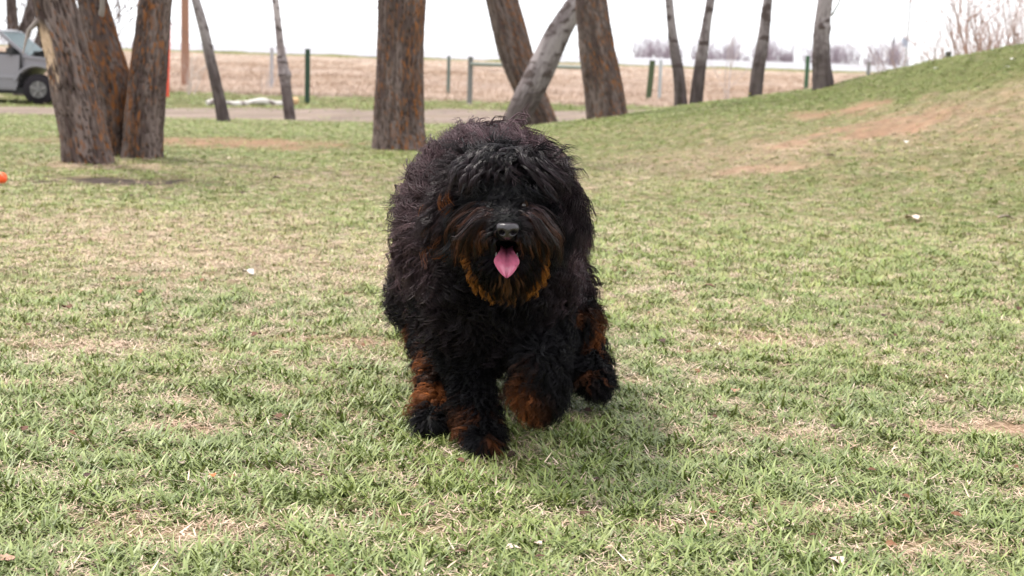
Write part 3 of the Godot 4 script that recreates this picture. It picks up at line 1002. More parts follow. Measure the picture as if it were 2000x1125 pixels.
	for x in [0.0, -2.75]:
		for z in [-0.02, -1.42]:
			var w := MeshInstance3D.new()
			var ty := MB.new()
			var prof2 := [[0.17, 0.0], [0.25, 0.035], [0.285, 0.03], [0.305, 0.0], [0.31, -0.10], [0.305, -0.19], [0.17, -0.20]]
			var ns := 40
			for k in prof2.size():
				for s in ns:
					var an := TAU * s / ns
					var flat: float = -0.285 if prof2[k][0] > 0.26 else -9.0
					var y: float = maxf(prof2[k][0] * sin(an), flat)
					ty.vert(Vector3(prof2[k][0] * cos(an), y, prof2[k][1]), (Vector3(cos(an), sin(an), 0) * 0.6 + Vector3(0, 0, 1.0 if k < 4 else -0.3)).normalized(), lin(0.028, 0.027, 0.029))
			for k in prof2.size() - 1:
				for s in ns:
					ty.quad(k * ns + s, k * ns + (s + 1) % ns, (k + 1) * ns + (s + 1) % ns, (k + 1) * ns + s)
			w.mesh = ty.mesh()
			w.material_override = painted(0.8, 0.3)
			w.name = "wheel"
			t.add_child(w, true)
			w.position = Vector3(x, 0.285, z)
			var rm := MB.new()
			rm.tube(PackedVector3Array([Vector3(0, 0, -0.12), Vector3(0, 0, -0.005)]), PackedFloat32Array([0.172, 0.172]), 30, lin(0.10, 0.095, 0.095), lin(0.12, 0.115, 0.112), true)
			rm.tube(PackedVector3Array([Vector3(0, 0, -0.01), Vector3(0, 0, 0.035)]), PackedFloat32Array([0.06, 0.045]), 16, lin(0.16, 0.155, 0.15), lin(0.16, 0.155, 0.15), true)
			for k in 5:
				var an := TAU * k / 5.0 + 0.3
				rm.box(Vector3(cos(an), sin(an), 0) * 0.1 + Vector3(0, 0, 0.004), Vector3(0.13, 0.045, 0.03), lin(0.20, 0.19, 0.185), Basis(Vector3(0, 0, 1), an))
			obj("rim", rm.mesh(), painted(0.5), w)

# ---------------------------------------------------------------- small things on the lawn
func leaf_mesh(seed_: int, c: Color) -> ArrayMesh:
	rng.seed = seed_
	var m := MB.new()
	var curl := rng.randf_range(0.1, 0.4)
	var nx := 6
	var ny := 9
	for layer in 2:
		var first := m.v.size()
		for j in ny + 1:
			var v := j / float(ny)
			var half := 0.42 * sin(PI * pow(v, 0.8)) * (1.0 - 0.25 * absf(sin(v * 11.0))) + 0.01
			for k in nx + 1:
				var u := k / float(nx) * 2.0 - 1.0
				var y := curl * (u * u * half * 0.9 + 0.35 * sin(v * PI * 1.1)) + 0.06 * noise_a.get_noise_2d(u * 2.0 + seed_, v * 4.0) + 0.02 - 0.012 * layer
				var sh := 1.0 + 0.35 * noise_b.get_noise_2d(u * 3.0, v * 5.0 + seed_)
				m.vert(Vector3(u * half, y, v - 0.5), Vector3(-u * curl, 1.0, 0).normalized() * (1.0 if layer == 0 else -1.0), c * sh)
		for j in ny:
			for k in nx:
				var a := first + j * (nx + 1) + k
				m.quad(a, a + 1, a + nx + 2, a + nx + 1)
	return m.mesh()

func build_litter() -> void:
	var brown := lin(0.13, 0.065, 0.045)
	var dark := lin(0.06, 0.035, 0.03)
	var orange := lin(0.42, 0.14, 0.06)
	var pale := lin(0.58, 0.46, 0.38)
	var grey := lin(0.5, 0.47, 0.45)
	var list := [
		[.449, -4.356, .055, dark, "dark brown curled leaf right of the dog beyond its raised hind leg"],
		[-.741, -4.249, .05, brown, "brown leaf on the lawn level with the dog's chest, left of it"],
		[-.576, -2.817, .026, orange, "bright orange brown leaf in the grass left of the dog's front paw"],
		[-.655, -2.90, .026, lin(0.30, 0.22, 0.2), "pinkish grey twisted leaf beside the bright orange leaf"],
		[-.527, -3.293, .042, brown, "reddish brown crumpled leaf left of the dog's black hind paw"],
		[.016, -2.427, .038, pale, "pale beige leaf at the bottom edge in front of the dog"],
		[.057, -2.455, .026, pale, "small pale leaf next to the beige leaf in front of the dog"],
		[.567, -2.425, .046, lin(0.6, 0.45, 0.38), "pale pink leaf at the bottom edge far right of the dog"],
		[-.981, -5.454, .075, grey, "pale grey flat leaf left of the dog's shoulder"],
		[-1.55, -8.415, .07, dark, "dark leaf near the dark soil strip left of the dog"],
		[.733, -5.459, .06, brown, "brown leaf right of the dog level with its face"],
		[.303, -3.308, .025, dark, "tiny dark leaf right of the dog's lifted front paw"],
		[.38, -3.495, .022, lin(0.12, 0.03, 0.03), "tiny dark red leaf right of the dog's lifted hind paw"],
		[2.166, -8.068, .13, pale, "pale straw scrap on the lawn below the mound"],
		[-.099, -2.98, .035, brown, "brown crumbled leaf in the grass under the dog's front paw"],
		[-.805, -2.30, .05, lin(0.4, 0.24, 0.18), "brown leaf cut by the bottom left corner"],
		[-1.517, -9.418, .08, dark, "dark leaf left of the thickest lone trunk's foot"],
		[-2.128, -10.972, .06, pale, "pale leaf between the three-trunk clump and the thickest trunk"],
		[2.293, -10.86, .09, dark, "dark leaf beside a bare dirt streak on the mound"],
		[-1.40, -4.604, .055, brown, "brown leaf far left of the dog near the edge of the lawn"],
		[-1.258, -4.933, .05, lin(0.3, 0.13, 0.08), "rust leaf left on the lawn just beyond the far brown one"],
		[2.654, -7.987, .11, lin(0.2, 0.16, 0.13), "grey brown twig like leaf near the right edge below the mound"],
		[.58, -3.72, .04, lin(0.36, 0.2, 0.14), "tan leaf on the lawn right of the dog's raised hind leg"],
		[-.36, -4.5, .03, brown, "small brown leaf close behind the dog's left flank"],
	]
	var k := 0
	for l in list:
		var o := obj("fallen_leaf", leaf_mesh(800 + k, l[3]), painted(0.8, 0.3))
		rng.seed = 850 + k
		o.position = ground(l[0], l[1]) + Vector3(0, 0.014, 0)
		o.rotation.y = rng.randf() * TAU
		o.scale = Vector3.ONE * l[2] * 0.8
		tag(o, l[4], "leaf", "fallen leaves on the lawn")
		k += 1
	k = 0
	for w in [[4.496, -13.708, "white litter scrap highest on the mound near the right edge"], [4.37, -13.49, "white litter scrap just below the highest one"], [2.945, -11.272, "white litter scrap low on the mound below the dirt patch"], [4.069, -14.662, "white litter scrap on the green band of the mound"]]:
		var o := obj("paper_scrap", leaf_mesh(880 + k, lin(0.78, 0.77, 0.8)), painted(0.7, 0.3))
		rng.seed = 890 + k
		o.position = ground(w[0], w[1]) + Vector3(0, 0.025, 0)
		o.rotation.y = rng.randf() * TAU
		o.scale = Vector3.ONE * 0.055
		tag(o, w[2], "litter", "white scraps on the mound")
		k += 1
	# small crumbs of leaf and soil
	var bits := thing("leaf_litter", "tiny brown crumbs of leaf and soil strewn over the lawn", "leaf litter")
	bits.set_meta("kind", "stuff")
	rng.seed = 910
	for v in 3:
		var at := []
		var cols := PackedColorArray()
		for q in 75:
			var d := 2.2 + 9.0 * rng.randf() * rng.randf()
			var x := rng.randf_range(-0.38, 0.38) * d
			var s := rng.randf_range(0.008, 0.02) * (1.0 + 0.08 * d)
			at.append(Transform3D(Basis(Vector3.UP, rng.randf() * TAU).rotated(Vector3.RIGHT, rng.randf_range(-0.5, 0.5)).scaled(Vector3.ONE * s), ground(x, -d) + Vector3(0, rng.randf_range(0.008, 0.02), 0)))
			cols.append([lin(0.10, 0.05, 0.035), lin(0.17, 0.08, 0.045), lin(0.06, 0.035, 0.03)][q % 3] * rng.randf_range(0.7, 1.3))
		many("crumbs", leaf_mesh(920 + v, Color(1, 1, 1)), painted(0.8, 0.3), at, cols, bits)
	var m := MB.new()
	m.tube(PackedVector3Array([Vector3(0, 0, 0), Vector3(0, 0.05, 0)]), PackedFloat32Array([0.003, 0.003]), 6, lin(0.1, 0.2, 0.05), lin(0.1, 0.2, 0.05))
	for q in 20:
		var a := TAU * q / 20.0
		blade(m, Vector3(0, 0.05, 0), Vector3(cos(a), 0.5, sin(a)).normalized(), 0.022, 0.008, 0.1, lin(0.75, 0.6, 0.03), lin(0.8, 0.62, 0.03))
	var fl := obj("dandelion", m.mesh(), painted(0.8, 0.3))
	fl.position = ground(2.611, -16.9)
	tag(fl, "tiny yellow dandelion on the crest of the mound", "flower")
	# orange ball: a felt ball with a seam
	var ball := thing("ball", "bright orange ball in the grass at the left edge", "ball", ground(-2.982, -8.598) + Vector3(0, 0.04, 0))
	var felt := StandardMaterial3D.new()
	felt.albedo_color = lin(0.85, 0.10, 0.02).linear_to_srgb()
	felt.roughness = 0.7
	var sp := SphereMesh.new()
	sp.radius = 0.033
	sp.height = 0.066
	obj("shell", sp, felt, ball)
	m = MB.new()
	var pts := PackedVector3Array()
	var rad := PackedFloat32Array()
	for q in 49:
		var a := TAU * q / 48.0
		pts.append(Vector3(cos(a) + 0.3 * cos(3.0 * a), sin(a) - 0.3 * sin(3.0 * a), 0.75 * sin(2.0 * a)).normalized() * 0.033)
		rad.append(0.0012)
	m.tube(pts, rad, 5, lin(0.8, 0.5, 0.4), lin(0.8, 0.5, 0.4))
	obj("seam", m.mesh(), painted(0.7), ball)
# ---------------------------------------------------------------- the dog
# a bone is [from, to, radius there, radius here, blend, region]
var bones := []

func bone(region: String, a: Vector3, b: Vector3, ra: float, rb: float, blend := 0.04) -> void:
	bones.append([a, b, ra, rb, blend, region])

func capsule(p: Vector3, b: Array) -> float:
	var a: Vector3 = b[0]
	var ab: Vector3 = b[1] - a
	var t := clampf((p - a).dot(ab) / maxf(ab.length_squared(), 1e-8), 0.0, 1.0)
	return p.distance_to(a + ab * t) - lerpf(b[2], b[3], t)

func surface_net(m: MB, lo: Vector3, hi: Vector3, cell: float, list: Array, holes: Array) -> void:
	var nx := int((hi.x - lo.x) / cell) + 1
	var ny := int((hi.y - lo.y) / cell) + 1
	var nz := int((hi.z - lo.z) / cell) + 1
	var f := PackedFloat32Array()
	f.resize(nx * ny * nz)
	f.fill(0.3)
	for b in list:
		var a: Vector3 = b[0]
		var e: Vector3 = b[1]
		var ab := e - a
		var l2 := maxf(ab.length_squared(), 1e-8)
		var ra: float = b[2]
		var rb: float = b[3]
		var kk: float = b[4]
		var pad := maxf(ra, rb) + kk + cell * 2.0
		var l := (a.min(e) - Vector3.ONE * pad - lo) / cell
		var h := (a.max(e) + Vector3.ONE * pad - lo) / cell
		for z in range(maxi(0, int(l.z)), mini(nz, int(h.z) + 2)):
			for y in range(maxi(0, int(l.y)), mini(ny, int(h.y) + 2)):
				var row := (z * ny + y) * nx
				for x in range(maxi(0, int(l.x)), mini(nx, int(h.x) + 2)):
					var p := lo + Vector3(x, y, z) * cell
					var t := clampf((p - a).dot(ab) / l2, 0.0, 1.0)
					var d := p.distance_to(a + ab * t) - ra - (rb - ra) * t
					var g := f[row + x]
					var q := maxf(kk - absf(g - d), 0.0) / kk
					f[row + x] = minf(g, d) - q * q * kk * 0.25
	for b in holes:
		var c: Vector3 = b[0]
		var r: Vector3 = b[1]
		for z in nz:
			for y in ny:
				for x in nx:
					var p := lo + Vector3(x, y, z) * cell
					var o := (p - c) / r
					if o.length_squared() < 3.0:
						var at := (z * ny + y) * nx + x
						f[at] = maxf(f[at], (1.0 - o.length()) * minf(r.x, r.y))
	var ids := PackedInt32Array()
	ids.resize(f.size())
	ids.fill(-1)
	var corner := [0, 1, nx, nx + 1, nx * ny, nx * ny + 1, nx * ny + nx, nx * ny + nx + 1]
	var off := [Vector3(0, 0, 0), Vector3(1, 0, 0), Vector3(0, 1, 0), Vector3(1, 1, 0), Vector3(0, 0, 1), Vector3(1, 0, 1), Vector3(0, 1, 1), Vector3(1, 1, 1)]
	var edges := [[0, 1], [2, 3], [4, 5], [6, 7], [0, 2], [1, 3], [4, 6], [5, 7], [0, 4], [1, 5], [2, 6], [3, 7]]
	for z in nz - 1:
		for y in ny - 1:
			var row := (z * ny + y) * nx
			for x in nx - 1:
				var at := row + x
				var v0 := f[at]
				if absf(v0) > cell * 3.0:
					continue
				var inside := 0
				for k in 8:
					if f[at + corner[k]] < 0.0:
						inside += 1
				if inside == 0 or inside == 8:
					continue
				var sum := Vector3()
				var cnt := 0
				for e in edges:
					var a := f[at + corner[e[0]]]
					var b := f[at + corner[e[1]]]
					if (a < 0.0) != (b < 0.0):
						sum += (off[e[0]] as Vector3).lerp(off[e[1]], a / (a - b))
						cnt += 1
				var g := Vector3()
				for k in 8:
					g += ((off[k] as Vector3) * 2.0 - Vector3.ONE) * f[at + corner[k]]
				ids[at] = m.vert(lo + (Vector3(x, y, z) + sum / cnt) * cell, g.normalized(), Color(1, 1, 1))
	var step := [1, nx, nx * ny]
	for z in range(1, nz - 1):
		for y in range(1, ny - 1):
			for x in range(1, nx - 1):
				var at := (z * ny + y) * nx + x
				var s := f[at] < 0.0
				for axis in 3:
					if (f[at + step[axis]] < 0.0) != s:
						var u: int = step[(axis + 1) % 3]
						var w: int = step[(axis + 2) % 3]
						var a := ids[at]
						var b := ids[at - u]
						var c := ids[at - u - w]
						var d := ids[at - w]
						if a >= 0 and b >= 0 and c >= 0 and d >= 0:
							m.quad(a, b, c, d)

var black_fur := Color(0.0068, 0.0062, 0.0076)
var brown_fur := Color(0.085, 0.052, 0.058)
var rust_fur := Color(0.22, 0.072, 0.022)
var gold_fur := Color(0.50, 0.20, 0.04)

func coat(p: Vector3, region: String) -> Color:
	var f := noise_c.get_noise_3d(p.x * 14.0, p.y * 9.0, p.z * 14.0)
	var g := noise_b.get_noise_3d(p.x * 6.0, p.y * 5.0, p.z * 6.0)
	var c := black_fur
	match region:
		"torso":
			c = black_fur.lerp(brown_fur, smooth(0.16, 0.50, p.y + 0.12 * g) * smooth(-3.02, -3.22, p.z))
		"ear":
			c = black_fur.lerp(brown_fur, 0.25)
			if p.x < -0.06 and p.y > 0.48 and p.y < 0.56:
				c = c.lerp(rust_fur, smooth(0.0, 0.4, f + 0.1))
		"right_hind":
			var w := smooth(0.055, 0.085, p.y + 0.01 * f) * (1.0 - smooth(0.17, 0.225, p.y + 0.04 * g))
			c = c.lerp(rust_fur, w * clampf(0.6 + 1.5 * f - maxf(0.0, (p.x + 0.135) * 14.0), 0.0, 1.0))
		"right_fore":
			c = c.lerp(rust_fur * 0.5, (1.0 - smooth(0.05, 0.13, p.y)) * clampf(1.3 * f - (p.x + 0.07) * 6.0, 0.0, 0.8))
		"left_fore":
			var w2 := (1.0 - smooth(0.17, 0.24, p.y)) * (1.0 - smooth(0.02, 0.075, p.x + 0.02 * g))
			c = c.lerp(rust_fur * 0.8, w2 * clampf(0.55 + 1.5 * f, 0.0, 1.0))
		"left_hind":
			var w3 := smooth(0.09, 0.13, p.y) * (1.0 - smooth(0.20, 0.27, p.y))
			c = c.lerp(rust_fur * 0.7, w3 * smooth(0.15, 0.5, f + 0.3 * g))
		"jaw":
			c = black_fur.lerp(gold_fur, 0.12)
	return c

# a lock of unit length along +y that rises from the skin (+z) and lies down again
func lock_mesh(seed_: int, wave: float, turns: float, strands: int, spread_: float, width: float, lift: float) -> ArrayMesh:
	rng.seed = seed_
	var m := MB.new()
	for s in strands:
		var a := rng.randf() * TAU
		var r := sqrt(rng.randf()) * spread_
		var o := Vector3(cos(a) * r, sin(a) * r, 0)
		var ph := rng.randf_range(-0.5, 0.5)
		var l := rng.randf_range(0.75, 1.08)
		var stray := Vector3(rng.randf_range(-1, 1), 0, rng.randf_range(-0.6, 1)) * 0.09
		var pts := PackedVector3Array()
		var rad := PackedFloat32Array()
		var steps := 8 if turns > 1.6 else 6
		for k in steps + 1:
			var t := k / float(steps)
			var z := lift * (1.0 - exp(-t * 5.0)) * (1.0 - 0.45 * t)
			var w := wave * smooth(0.0, 0.3, t)
			var an := turns * TAU * t + ph
			pts.append(o * (1.0 - 0.75 * t) + Vector3(sin(an) * w, t * 0.93, z + cos(an) * w * 0.8) * l + stray * t * t)
			rad.append(width * (1.0 - 0.8 * t * t))
		m.tube(pts, rad, 3, Color(1, 1, 1), Color(1.15, 1.1, 1.1))
	return m.mesh()

func strands(m: MB, ctrl: PackedVector3Array, count: int, s0: float, s1: float, width: float, c0: Color, c1: Color, wave := 0.0) -> void:
	for s in count:
		var o0 := Vector3(rng.randf_range(-1, 1), rng.randf_range(-1, 1), rng.randf_range(-1, 1)) * s0
		var o1 := Vector3(rng.randf_range(-1, 1), rng.randf_range(-1, 1), rng.randf_range(-1, 1)) * s1
		var ph := rng.randf() * 1.2
		var pts := PackedVector3Array()
		var rad := PackedFloat32Array()
		var steps := 9
		var l := rng.randf_range(0.82, 1.0)
		for k in steps + 1:
			var t := k / float(steps)
			var f := t * l * (ctrl.size() - 1)
			var i := mini(int(f), ctrl.size() - 2)
			var u := f - i
			var p0 := ctrl[maxi(i - 1, 0)]
			var p3 := ctrl[mini(i + 2, ctrl.size() - 1)]
			var p := ctrl[i].cubic_interpolate(ctrl[i + 1], p0, p3, u)
			p += o0.lerp(o1, t) + Vector3(sin(t * 9.0 + ph), 0.3 * sin(t * 7.0), cos(t * 9.0 + ph)) * wave * t
			pts.append(p)
			rad.append(width * (1.0 - 0.75 * t * t))
		var j := rng.randf_range(0.7, 1.3)
		m.tube(pts, rad, 3, c0 * j, c1 * j)

func build_dog() -> void:
	bone("torso", Vector3(-.056, .45, -3.28), Vector3(-.066, .44, -3.80), .171, .163)
	bone("torso", Vector3(-.062, .53, -3.35), Vector3(-.062, .492, -3.75), .118, .112, .06)
	bone("torso", Vector3(-.035, .39, -3.17), Vector3(-.05, .40, -3.4), .13, .17, .06)
	bone("torso", Vector3(-.05, .32, -3.25), Vector3(-.06, .33, -3.8), .14, .13, .05)
	bone("torso", Vector3(-.045, .50, -3.28), Vector3(-.022, .545, -3.08), .135, .09, .05)
	bone("torso", Vector3(-.06, .46, -3.9), Vector3(-.07, .40, -4.02), .05, .03)
	bone("torso", Vector3(-.15, .31, -3.6), Vector3(-.18, .25, -3.68), .11, .09, .05)
	bone("torso", Vector3(.04, .31, -3.6), Vector3(.085, .26, -3.68), .10, .08, .05)
	bone("right_fore", Vector3(-.11, .33, -3.2), Vector3(-.097, .205, -3.25), .07, .046, .05)
	bone("right_fore", Vector3(-.097, .205, -3.25), Vector3(-.074, .085, -3.16), .042, .030, .03)
	bone("right_fore", Vector3(-.072, .085, -3.16), Vector3(-.055, .036, -3.12), .034, .034, .02)
	bone("right_fore", Vector3(-.055, .034, -3.12), Vector3(-.048, .026, -3.06), .034, .026, .02)
	bone("left_fore", Vector3(.045, .335, -3.2), Vector3(.070, .245, -3.17), .068, .048, .05)
	bone("left_fore", Vector3(.070, .245, -3.17), Vector3(.062, .205, -3.03), .042, .031, .03)
	bone("left_fore", Vector3(.062, .21, -3.03), Vector3(.062, .160, -3.05), .032, .042, .02)
	bone("left_fore", Vector3(.060, .160, -3.05), Vector3(.066, .132, -3.07), .044, .038, .02)
	bone("right_hind", Vector3(-.185, .235, -3.68), Vector3(-.18, .17, -3.55), .08, .052, .05)
	bone("right_hind", Vector3(-.18, .17, -3.55), Vector3(-.162, .105, -3.36), .045, .028, .03)
	bone("right_hind", Vector3(-.162, .105, -3.36), Vector3(-.160, .040, -3.25), .030, .030, .02)
	bone("right_hind", Vector3(-.163, .036, -3.25), Vector3(-.165, .028, -3.19), .034, .027, .02)
	bone("left_hind", Vector3(.10, .25, -3.68), Vector3(.155, .205, -3.55), .075, .052, .05)
	bone("left_hind", Vector3(.155, .205, -3.55), Vector3(.182, .150, -3.58), .042, .030, .03)
	bone("left_hind", Vector3(.182, .150, -3.58), Vector3(.192, .105, -3.50), .030, .032, .02)
	bone("left_hind", Vector3(.192, .105, -3.50), Vector3(.204, .088, -3.44), .036, .029, .02)
	var head_from := bones.size()
	bone("head", Vector3(-.019, .565, -3.05), Vector3(-.017, .555, -2.985), .080, .072)
	bone("muzzle", Vector3(-.016, .53, -2.97), Vector3(-.0125, .514, -2.872), .052, .034, .03)
	bone("head", Vector3(-.075, .50, -3.00), Vector3(-.070, .48, -2.98), .045, .04, .04)
	bone("head", Vector3(.045, .50, -3.00), Vector3(.042, .48, -2.98), .045, .04, .04)
	bone("jaw", Vector3(-.016, .46, -2.99), Vector3(-.011, .428, -2.885), .04, .018, .015)
	bone("ear", Vector3(-.100, .60, -3.05), Vector3(-.135, .51, -3.03), .028, .028, .02)
	bone("ear", Vector3(.068, .605, -3.05), Vector3(.098, .515, -3.03), .028, .028, .02)
	var dog := thing("dog", "large shaggy black dog with rust markings running towards the camera, tongue out", "dog", Vector3(-0.05, 0, -3.3))
	var at := dog.position
	var skin := MB.new()
	surface_net(skin, Vector3(-.40, -.02, -4.12), Vector3(.33, .72, -2.96), 0.012, bones.slice(0, head_from), [])
	var body_faces := skin.i.size()
	var head := MB.new()
	surface_net(head, Vector3(-.20, .38, -3.17), Vector3(.17, .68, -2.82), 0.006, bones.slice(head_from), [[Vector3(-.013, .466, -2.88), Vector3(.034, .028, .07)]])
	var shift := skin.v.size()
	skin.v.append_array(head.v)
	skin.n.append_array(head.n)
	skin.c.append_array(head.c)
	for k in head.i:
		skin.i.append(k + shift)
	var region := PackedStringArray()
	for k in skin.v.size():
		var best := 9.0
		var name_ := ""
		var first := 0 if k < shift else head_from
		var last := head_from if k < shift else bones.size()
		for b in range(first, last):
			var d := capsule(skin.v[k], bones[b])
			if d < best:
				best = d
				name_ = bones[b][5]
		region.append(name_)
		skin.c[k] = coat(skin.v[k], name_) * 0.8
	# fur
	var kinds := [lock_mesh(1, 0.06, 1.0, 10, 0.10, 0.011, 0.32), lock_mesh(2, 0.085, 1.4, 9, 0.09, 0.012, 0.36), lock_mesh(3, 0.115, 1.9, 11, 0.07, 0.0125, 0.40), lock_mesh(4, 0.135, 2.4, 11, 0.06, 0.0125, 0.44), lock_mesh(5, 0.02, 0.5, 10, 0.12, 0.010, 0.25)]
	var where := []
	var tint := []
	for k in kinds.size():
		where.append([])
		tint.append(PackedColorArray())
	rng.seed = 4242
	var nose_at := Vector3(-.012, .513, -2.842)
	var mouth_at := Vector3(-.012, .462, -2.87)
	var carry := 0.0
	for tri in range(0, skin.i.size(), 3):
		var ia := skin.i[tri]
		var ib := skin.i[tri + 1]
		var ic := skin.i[tri + 2]
		var a := skin.v[ia]
		var b := skin.v[ib]
		var c := skin.v[ic]
		var area := (b - a).cross(c - a).length() * 0.5
		var reg := region[ia]
		var dens := 8000.0
		var length := 0.072
		match reg:
			"head":
				dens = 13000.0
				length = 0.052
			"muzzle":
				dens = 30000.0
				length = 0.022
			"jaw":
				dens = 16000.0
				length = 0.035
			"ear":
				dens = 14000.0
				length = 0.06
			"right_fore", "left_fore", "right_hind", "left_hind":
				dens = 15000.0
				length = 0.044
		if skin.n[ia].z < -0.35:
			dens *= 0.5
		carry += area * dens
		while carry > 1.0:
			carry -= 1.0
			var u := rng.randf()
			var w := rng.randf()
			if u + w > 1.0:
				u = 1.0 - u
				w = 1.0 - w
			var p := a + (b - a) * u + (c - a) * w
			var n := (skin.n[ia] * (1.0 - u - w) + skin.n[ib] * u + skin.n[ic] * w).normalized()
			var l := length
			if p.y < 0.012 and n.y < -0.3:
				continue
			var swirl := Vector3(noise_b.get_noise_3d(p.x * 5.0, p.y * 5.0, p.z * 5.0), noise_b.get_noise_3d(p.x * 5.0 + 40.0, p.y * 5.0, p.z * 5.0), 0.5 * noise_b.get_noise_3d(p.x * 5.0, p.y * 5.0 + 40.0, p.z * 5.0))
			var flow: Vector3
			var kind := 0
			match reg:
				"torso":
					flow = Vector3(n.x * 0.5, -0.6, -0.5) + swirl * 0.9
					if n.y > 0.35:
						flow = Vector3(n.x * 0.9 - 0.15, 0.1, -0.6) + swirl * 1.3
					kind = [0, 1, 1, 2][rng.randi() % 4]
					if p.y < 0.46 and p.z > -3.4 and n.z > -0.1:
						kind = 3 if rng.randf() < 0.55 else 2
						flow = Vector3(n.x * 0.3, -0.8, 0.1) + swirl * 1.2
						l *= 0.85
					elif p.y < 0.3:
						kind = 2
					if p.y > 0.5:
						l *= 1.1
				"head":
					flow = Vector3((p.x + 0.017) * 5.0, -0.7, -0.1) + swirl * 0.6
					if n.y > 0.4:
						flow = Vector3(-0.5 if p.x < -0.0 else 0.6, -0.1, 0.7) + swirl * 0.8
					kind = 1 if rng.randf() < 0.6 else 0
					if p.z > -2.97 and p.y > 0.525:
						l = 0.026
				"muzzle":
					var dn := p.distance_to(nose_at)
					if dn < 0.022:
						continue
					flow = Vector3((p.x + 0.013) * 14.0, -0.5, -0.5)
					l = lerpf(0.018, 0.034, smooth(0.03, 0.09, dn))
					kind = 4 if rng.randf() < 0.3 else 0
				"jaw":
					flow = Vector3((p.x + 0.013) * 8.0, -0.9, -0.1)
					kind = 0
				"ear":
					flow = Vector3(signf(p.x) * 0.25, -1.0, 0.1) + swirl * 0.6
					kind = 1
				_:
					flow = Vector3(n.x * 0.35, -0.9, n.z * 0.1) + swirl * 0.9
					kind = 2 if rng.randf() < 0.6 else 1
					if p.y < 0.05:
						flow = Vector3(n.x * 0.7, -0.5, 0.4) + swirl * 0.4
						kind = 0
						l *= 0.8
			if p.z > -2.96 and p.distance_to(mouth_at) < 0.03:
				continue
			if p.distance_to(Vector3(-.052, .552, -2.915)) < 0.021 or p.distance_to(Vector3(.018, .556, -2.915)) < 0.021:
				continue
			flow = flow - n * flow.dot(n)
			if flow.length() < 0.05:
				flow = n.cross(Vector3(0.3, 0.2, 0.9))
			flow = flow.normalized()
			var tilt := n * rng.randf_range(0.0, 0.45)
			var y := (flow + tilt).normalized()
			var x := y.cross(n).normalized()
			var z := x.cross(y).normalized()
			var s := l * rng.randf_range(0.7, 1.35) * (1.3 if rng.randf() < 0.05 else 1.0)
			where[kind].append(Transform3D(Basis(x * s, y * s, z * s), p - n * 0.004 - at))
			tint[kind].append(coat(p + Vector3(rng.randf_range(-1, 1), rng.randf_range(-1, 1), 0) * 0.008, reg) * (0.35 + 1.7 * rng.randf() * rng.randf() + 0.35 * rng.randf()))
	for k in skin.v.size():
		skin.v[k] -= at
	obj("body", skin.mesh(), painted(0.8, 0.3), dog)
	var hair := StandardMaterial3D.new()
	hair.vertex_color_use_as_albedo = true
	hair.roughness = 0.42
	hair.metallic_specular = 0.24
	var total := 0
	for k in kinds.size():
		total += where[k].size()
		many("fur_coat", kinds[k], hair, where[k], tint[k], dog)
	print("locks ", total)
	# moustache: long hair from the bridge of the nose, out and down both sides
	rng.seed = 5
	var gloss := StandardMaterial3D.new()
	gloss.vertex_color_use_as_albedo = true
	gloss.roughness = 0.34
	gloss.metallic_specular = 0.36
	var m := MB.new()
	for s in [-1.0, 1.0]:
		for k in 120:
			var u := rng.randf()
			var v := rng.randf()
			var root := Vector3(-.013 + s * (0.004 + 0.022 * v), .551 - 0.026 * u - 0.005 * v, -2.945 + 0.072 * u) - at
			var out := rng.randf_range(0.05, 0.104) * (1.0 - 0.2 * u) * (1.04 if s < 0.0 else 0.95)
			var down := rng.randf_range(0.05, 0.105)
			var rise := rng.randf_range(0.0, 0.016)
			var pts := PackedVector3Array([root, root + Vector3(s * out * 0.42, rise, 0.012), root + Vector3(s * out * 0.82, -0.016 - 0.012 * u, 0.004), root + Vector3(s * out, -down * 0.6, -0.014), root + Vector3(s * out * rng.randf_range(0.86, 1.0), -down, -0.024)])
			var j := pow(rng.randf(), 2.0) * 2.4 + 0.5
			var tip := black_fur.lerp(rust_fur, 0.45 if rng.randf() < 0.3 else 0.06)
			strands(m, pts, 7, 0.0022, 0.006, 0.00055, black_fur.lerp(brown_fur, 0.18) * j, tip * (0.6 + 0.4 * j), 0.003)
		# lip hair beside the nose, hanging past the corners of the mouth
		for k in 130:
			var u := rng.randf()
			var root := Vector3(-.013 + s * (0.014 + 0.05 * u), .515 - 0.022 * rng.randf(), -2.852 - 0.075 * u) - at
			var out := rng.randf_range(0.006, 0.03)
			var down := rng.randf_range(0.03, 0.075) * (0.55 + 0.6 * u)
			var pts := PackedVector3Array([root, root + Vector3(s * out * 0.8, -down * 0.15, 0.012), root + Vector3(s * out, -down * 0.6, 0.008), root + Vector3(s * out * 0.95, -down, -0.004)])
			strands(m, pts, 6, 0.003, 0.004, 0.00055, black_fur * rng.randf_range(0.6, 1.8), black_fur.lerp(rust_fur, pow(rng.randf(), 3.0) * 0.7), 0.003)
		# short hair that closes round the nose
		for k in 90:
			var an := rng.randf_range(-0.4, 2.6)
			var rr := rng.randf_range(0.017, 0.026)
			var root := Vector3(-.012 + s * cos(an) * rr, .513 + sin(an) * rr * 0.85, -2.853 - 0.012 * rng.randf()) - at
			var dir := Vector3(s * cos(an) * 0.9 + s * 0.25, sin(an) * 0.5 + 0.15, -0.5).normalized()
			strands(m, PackedVector3Array([root, root + dir * 0.012 + Vector3(0, 0, 0.006), root + dir * 0.028 + Vector3(s * 0.004, -0.006, 0)]), 5, 0.002, 0.003, 0.0005, black_fur * 1.3, black_fur.lerp(brown_fur, 0.2), 0.001)
	var mo := obj("moustache", m.mesh(), gloss, dog)
	mo.set_meta("kind", "stuff")
	# beard: a fan round the jaw, golden along its outer edge only
	m = MB.new()
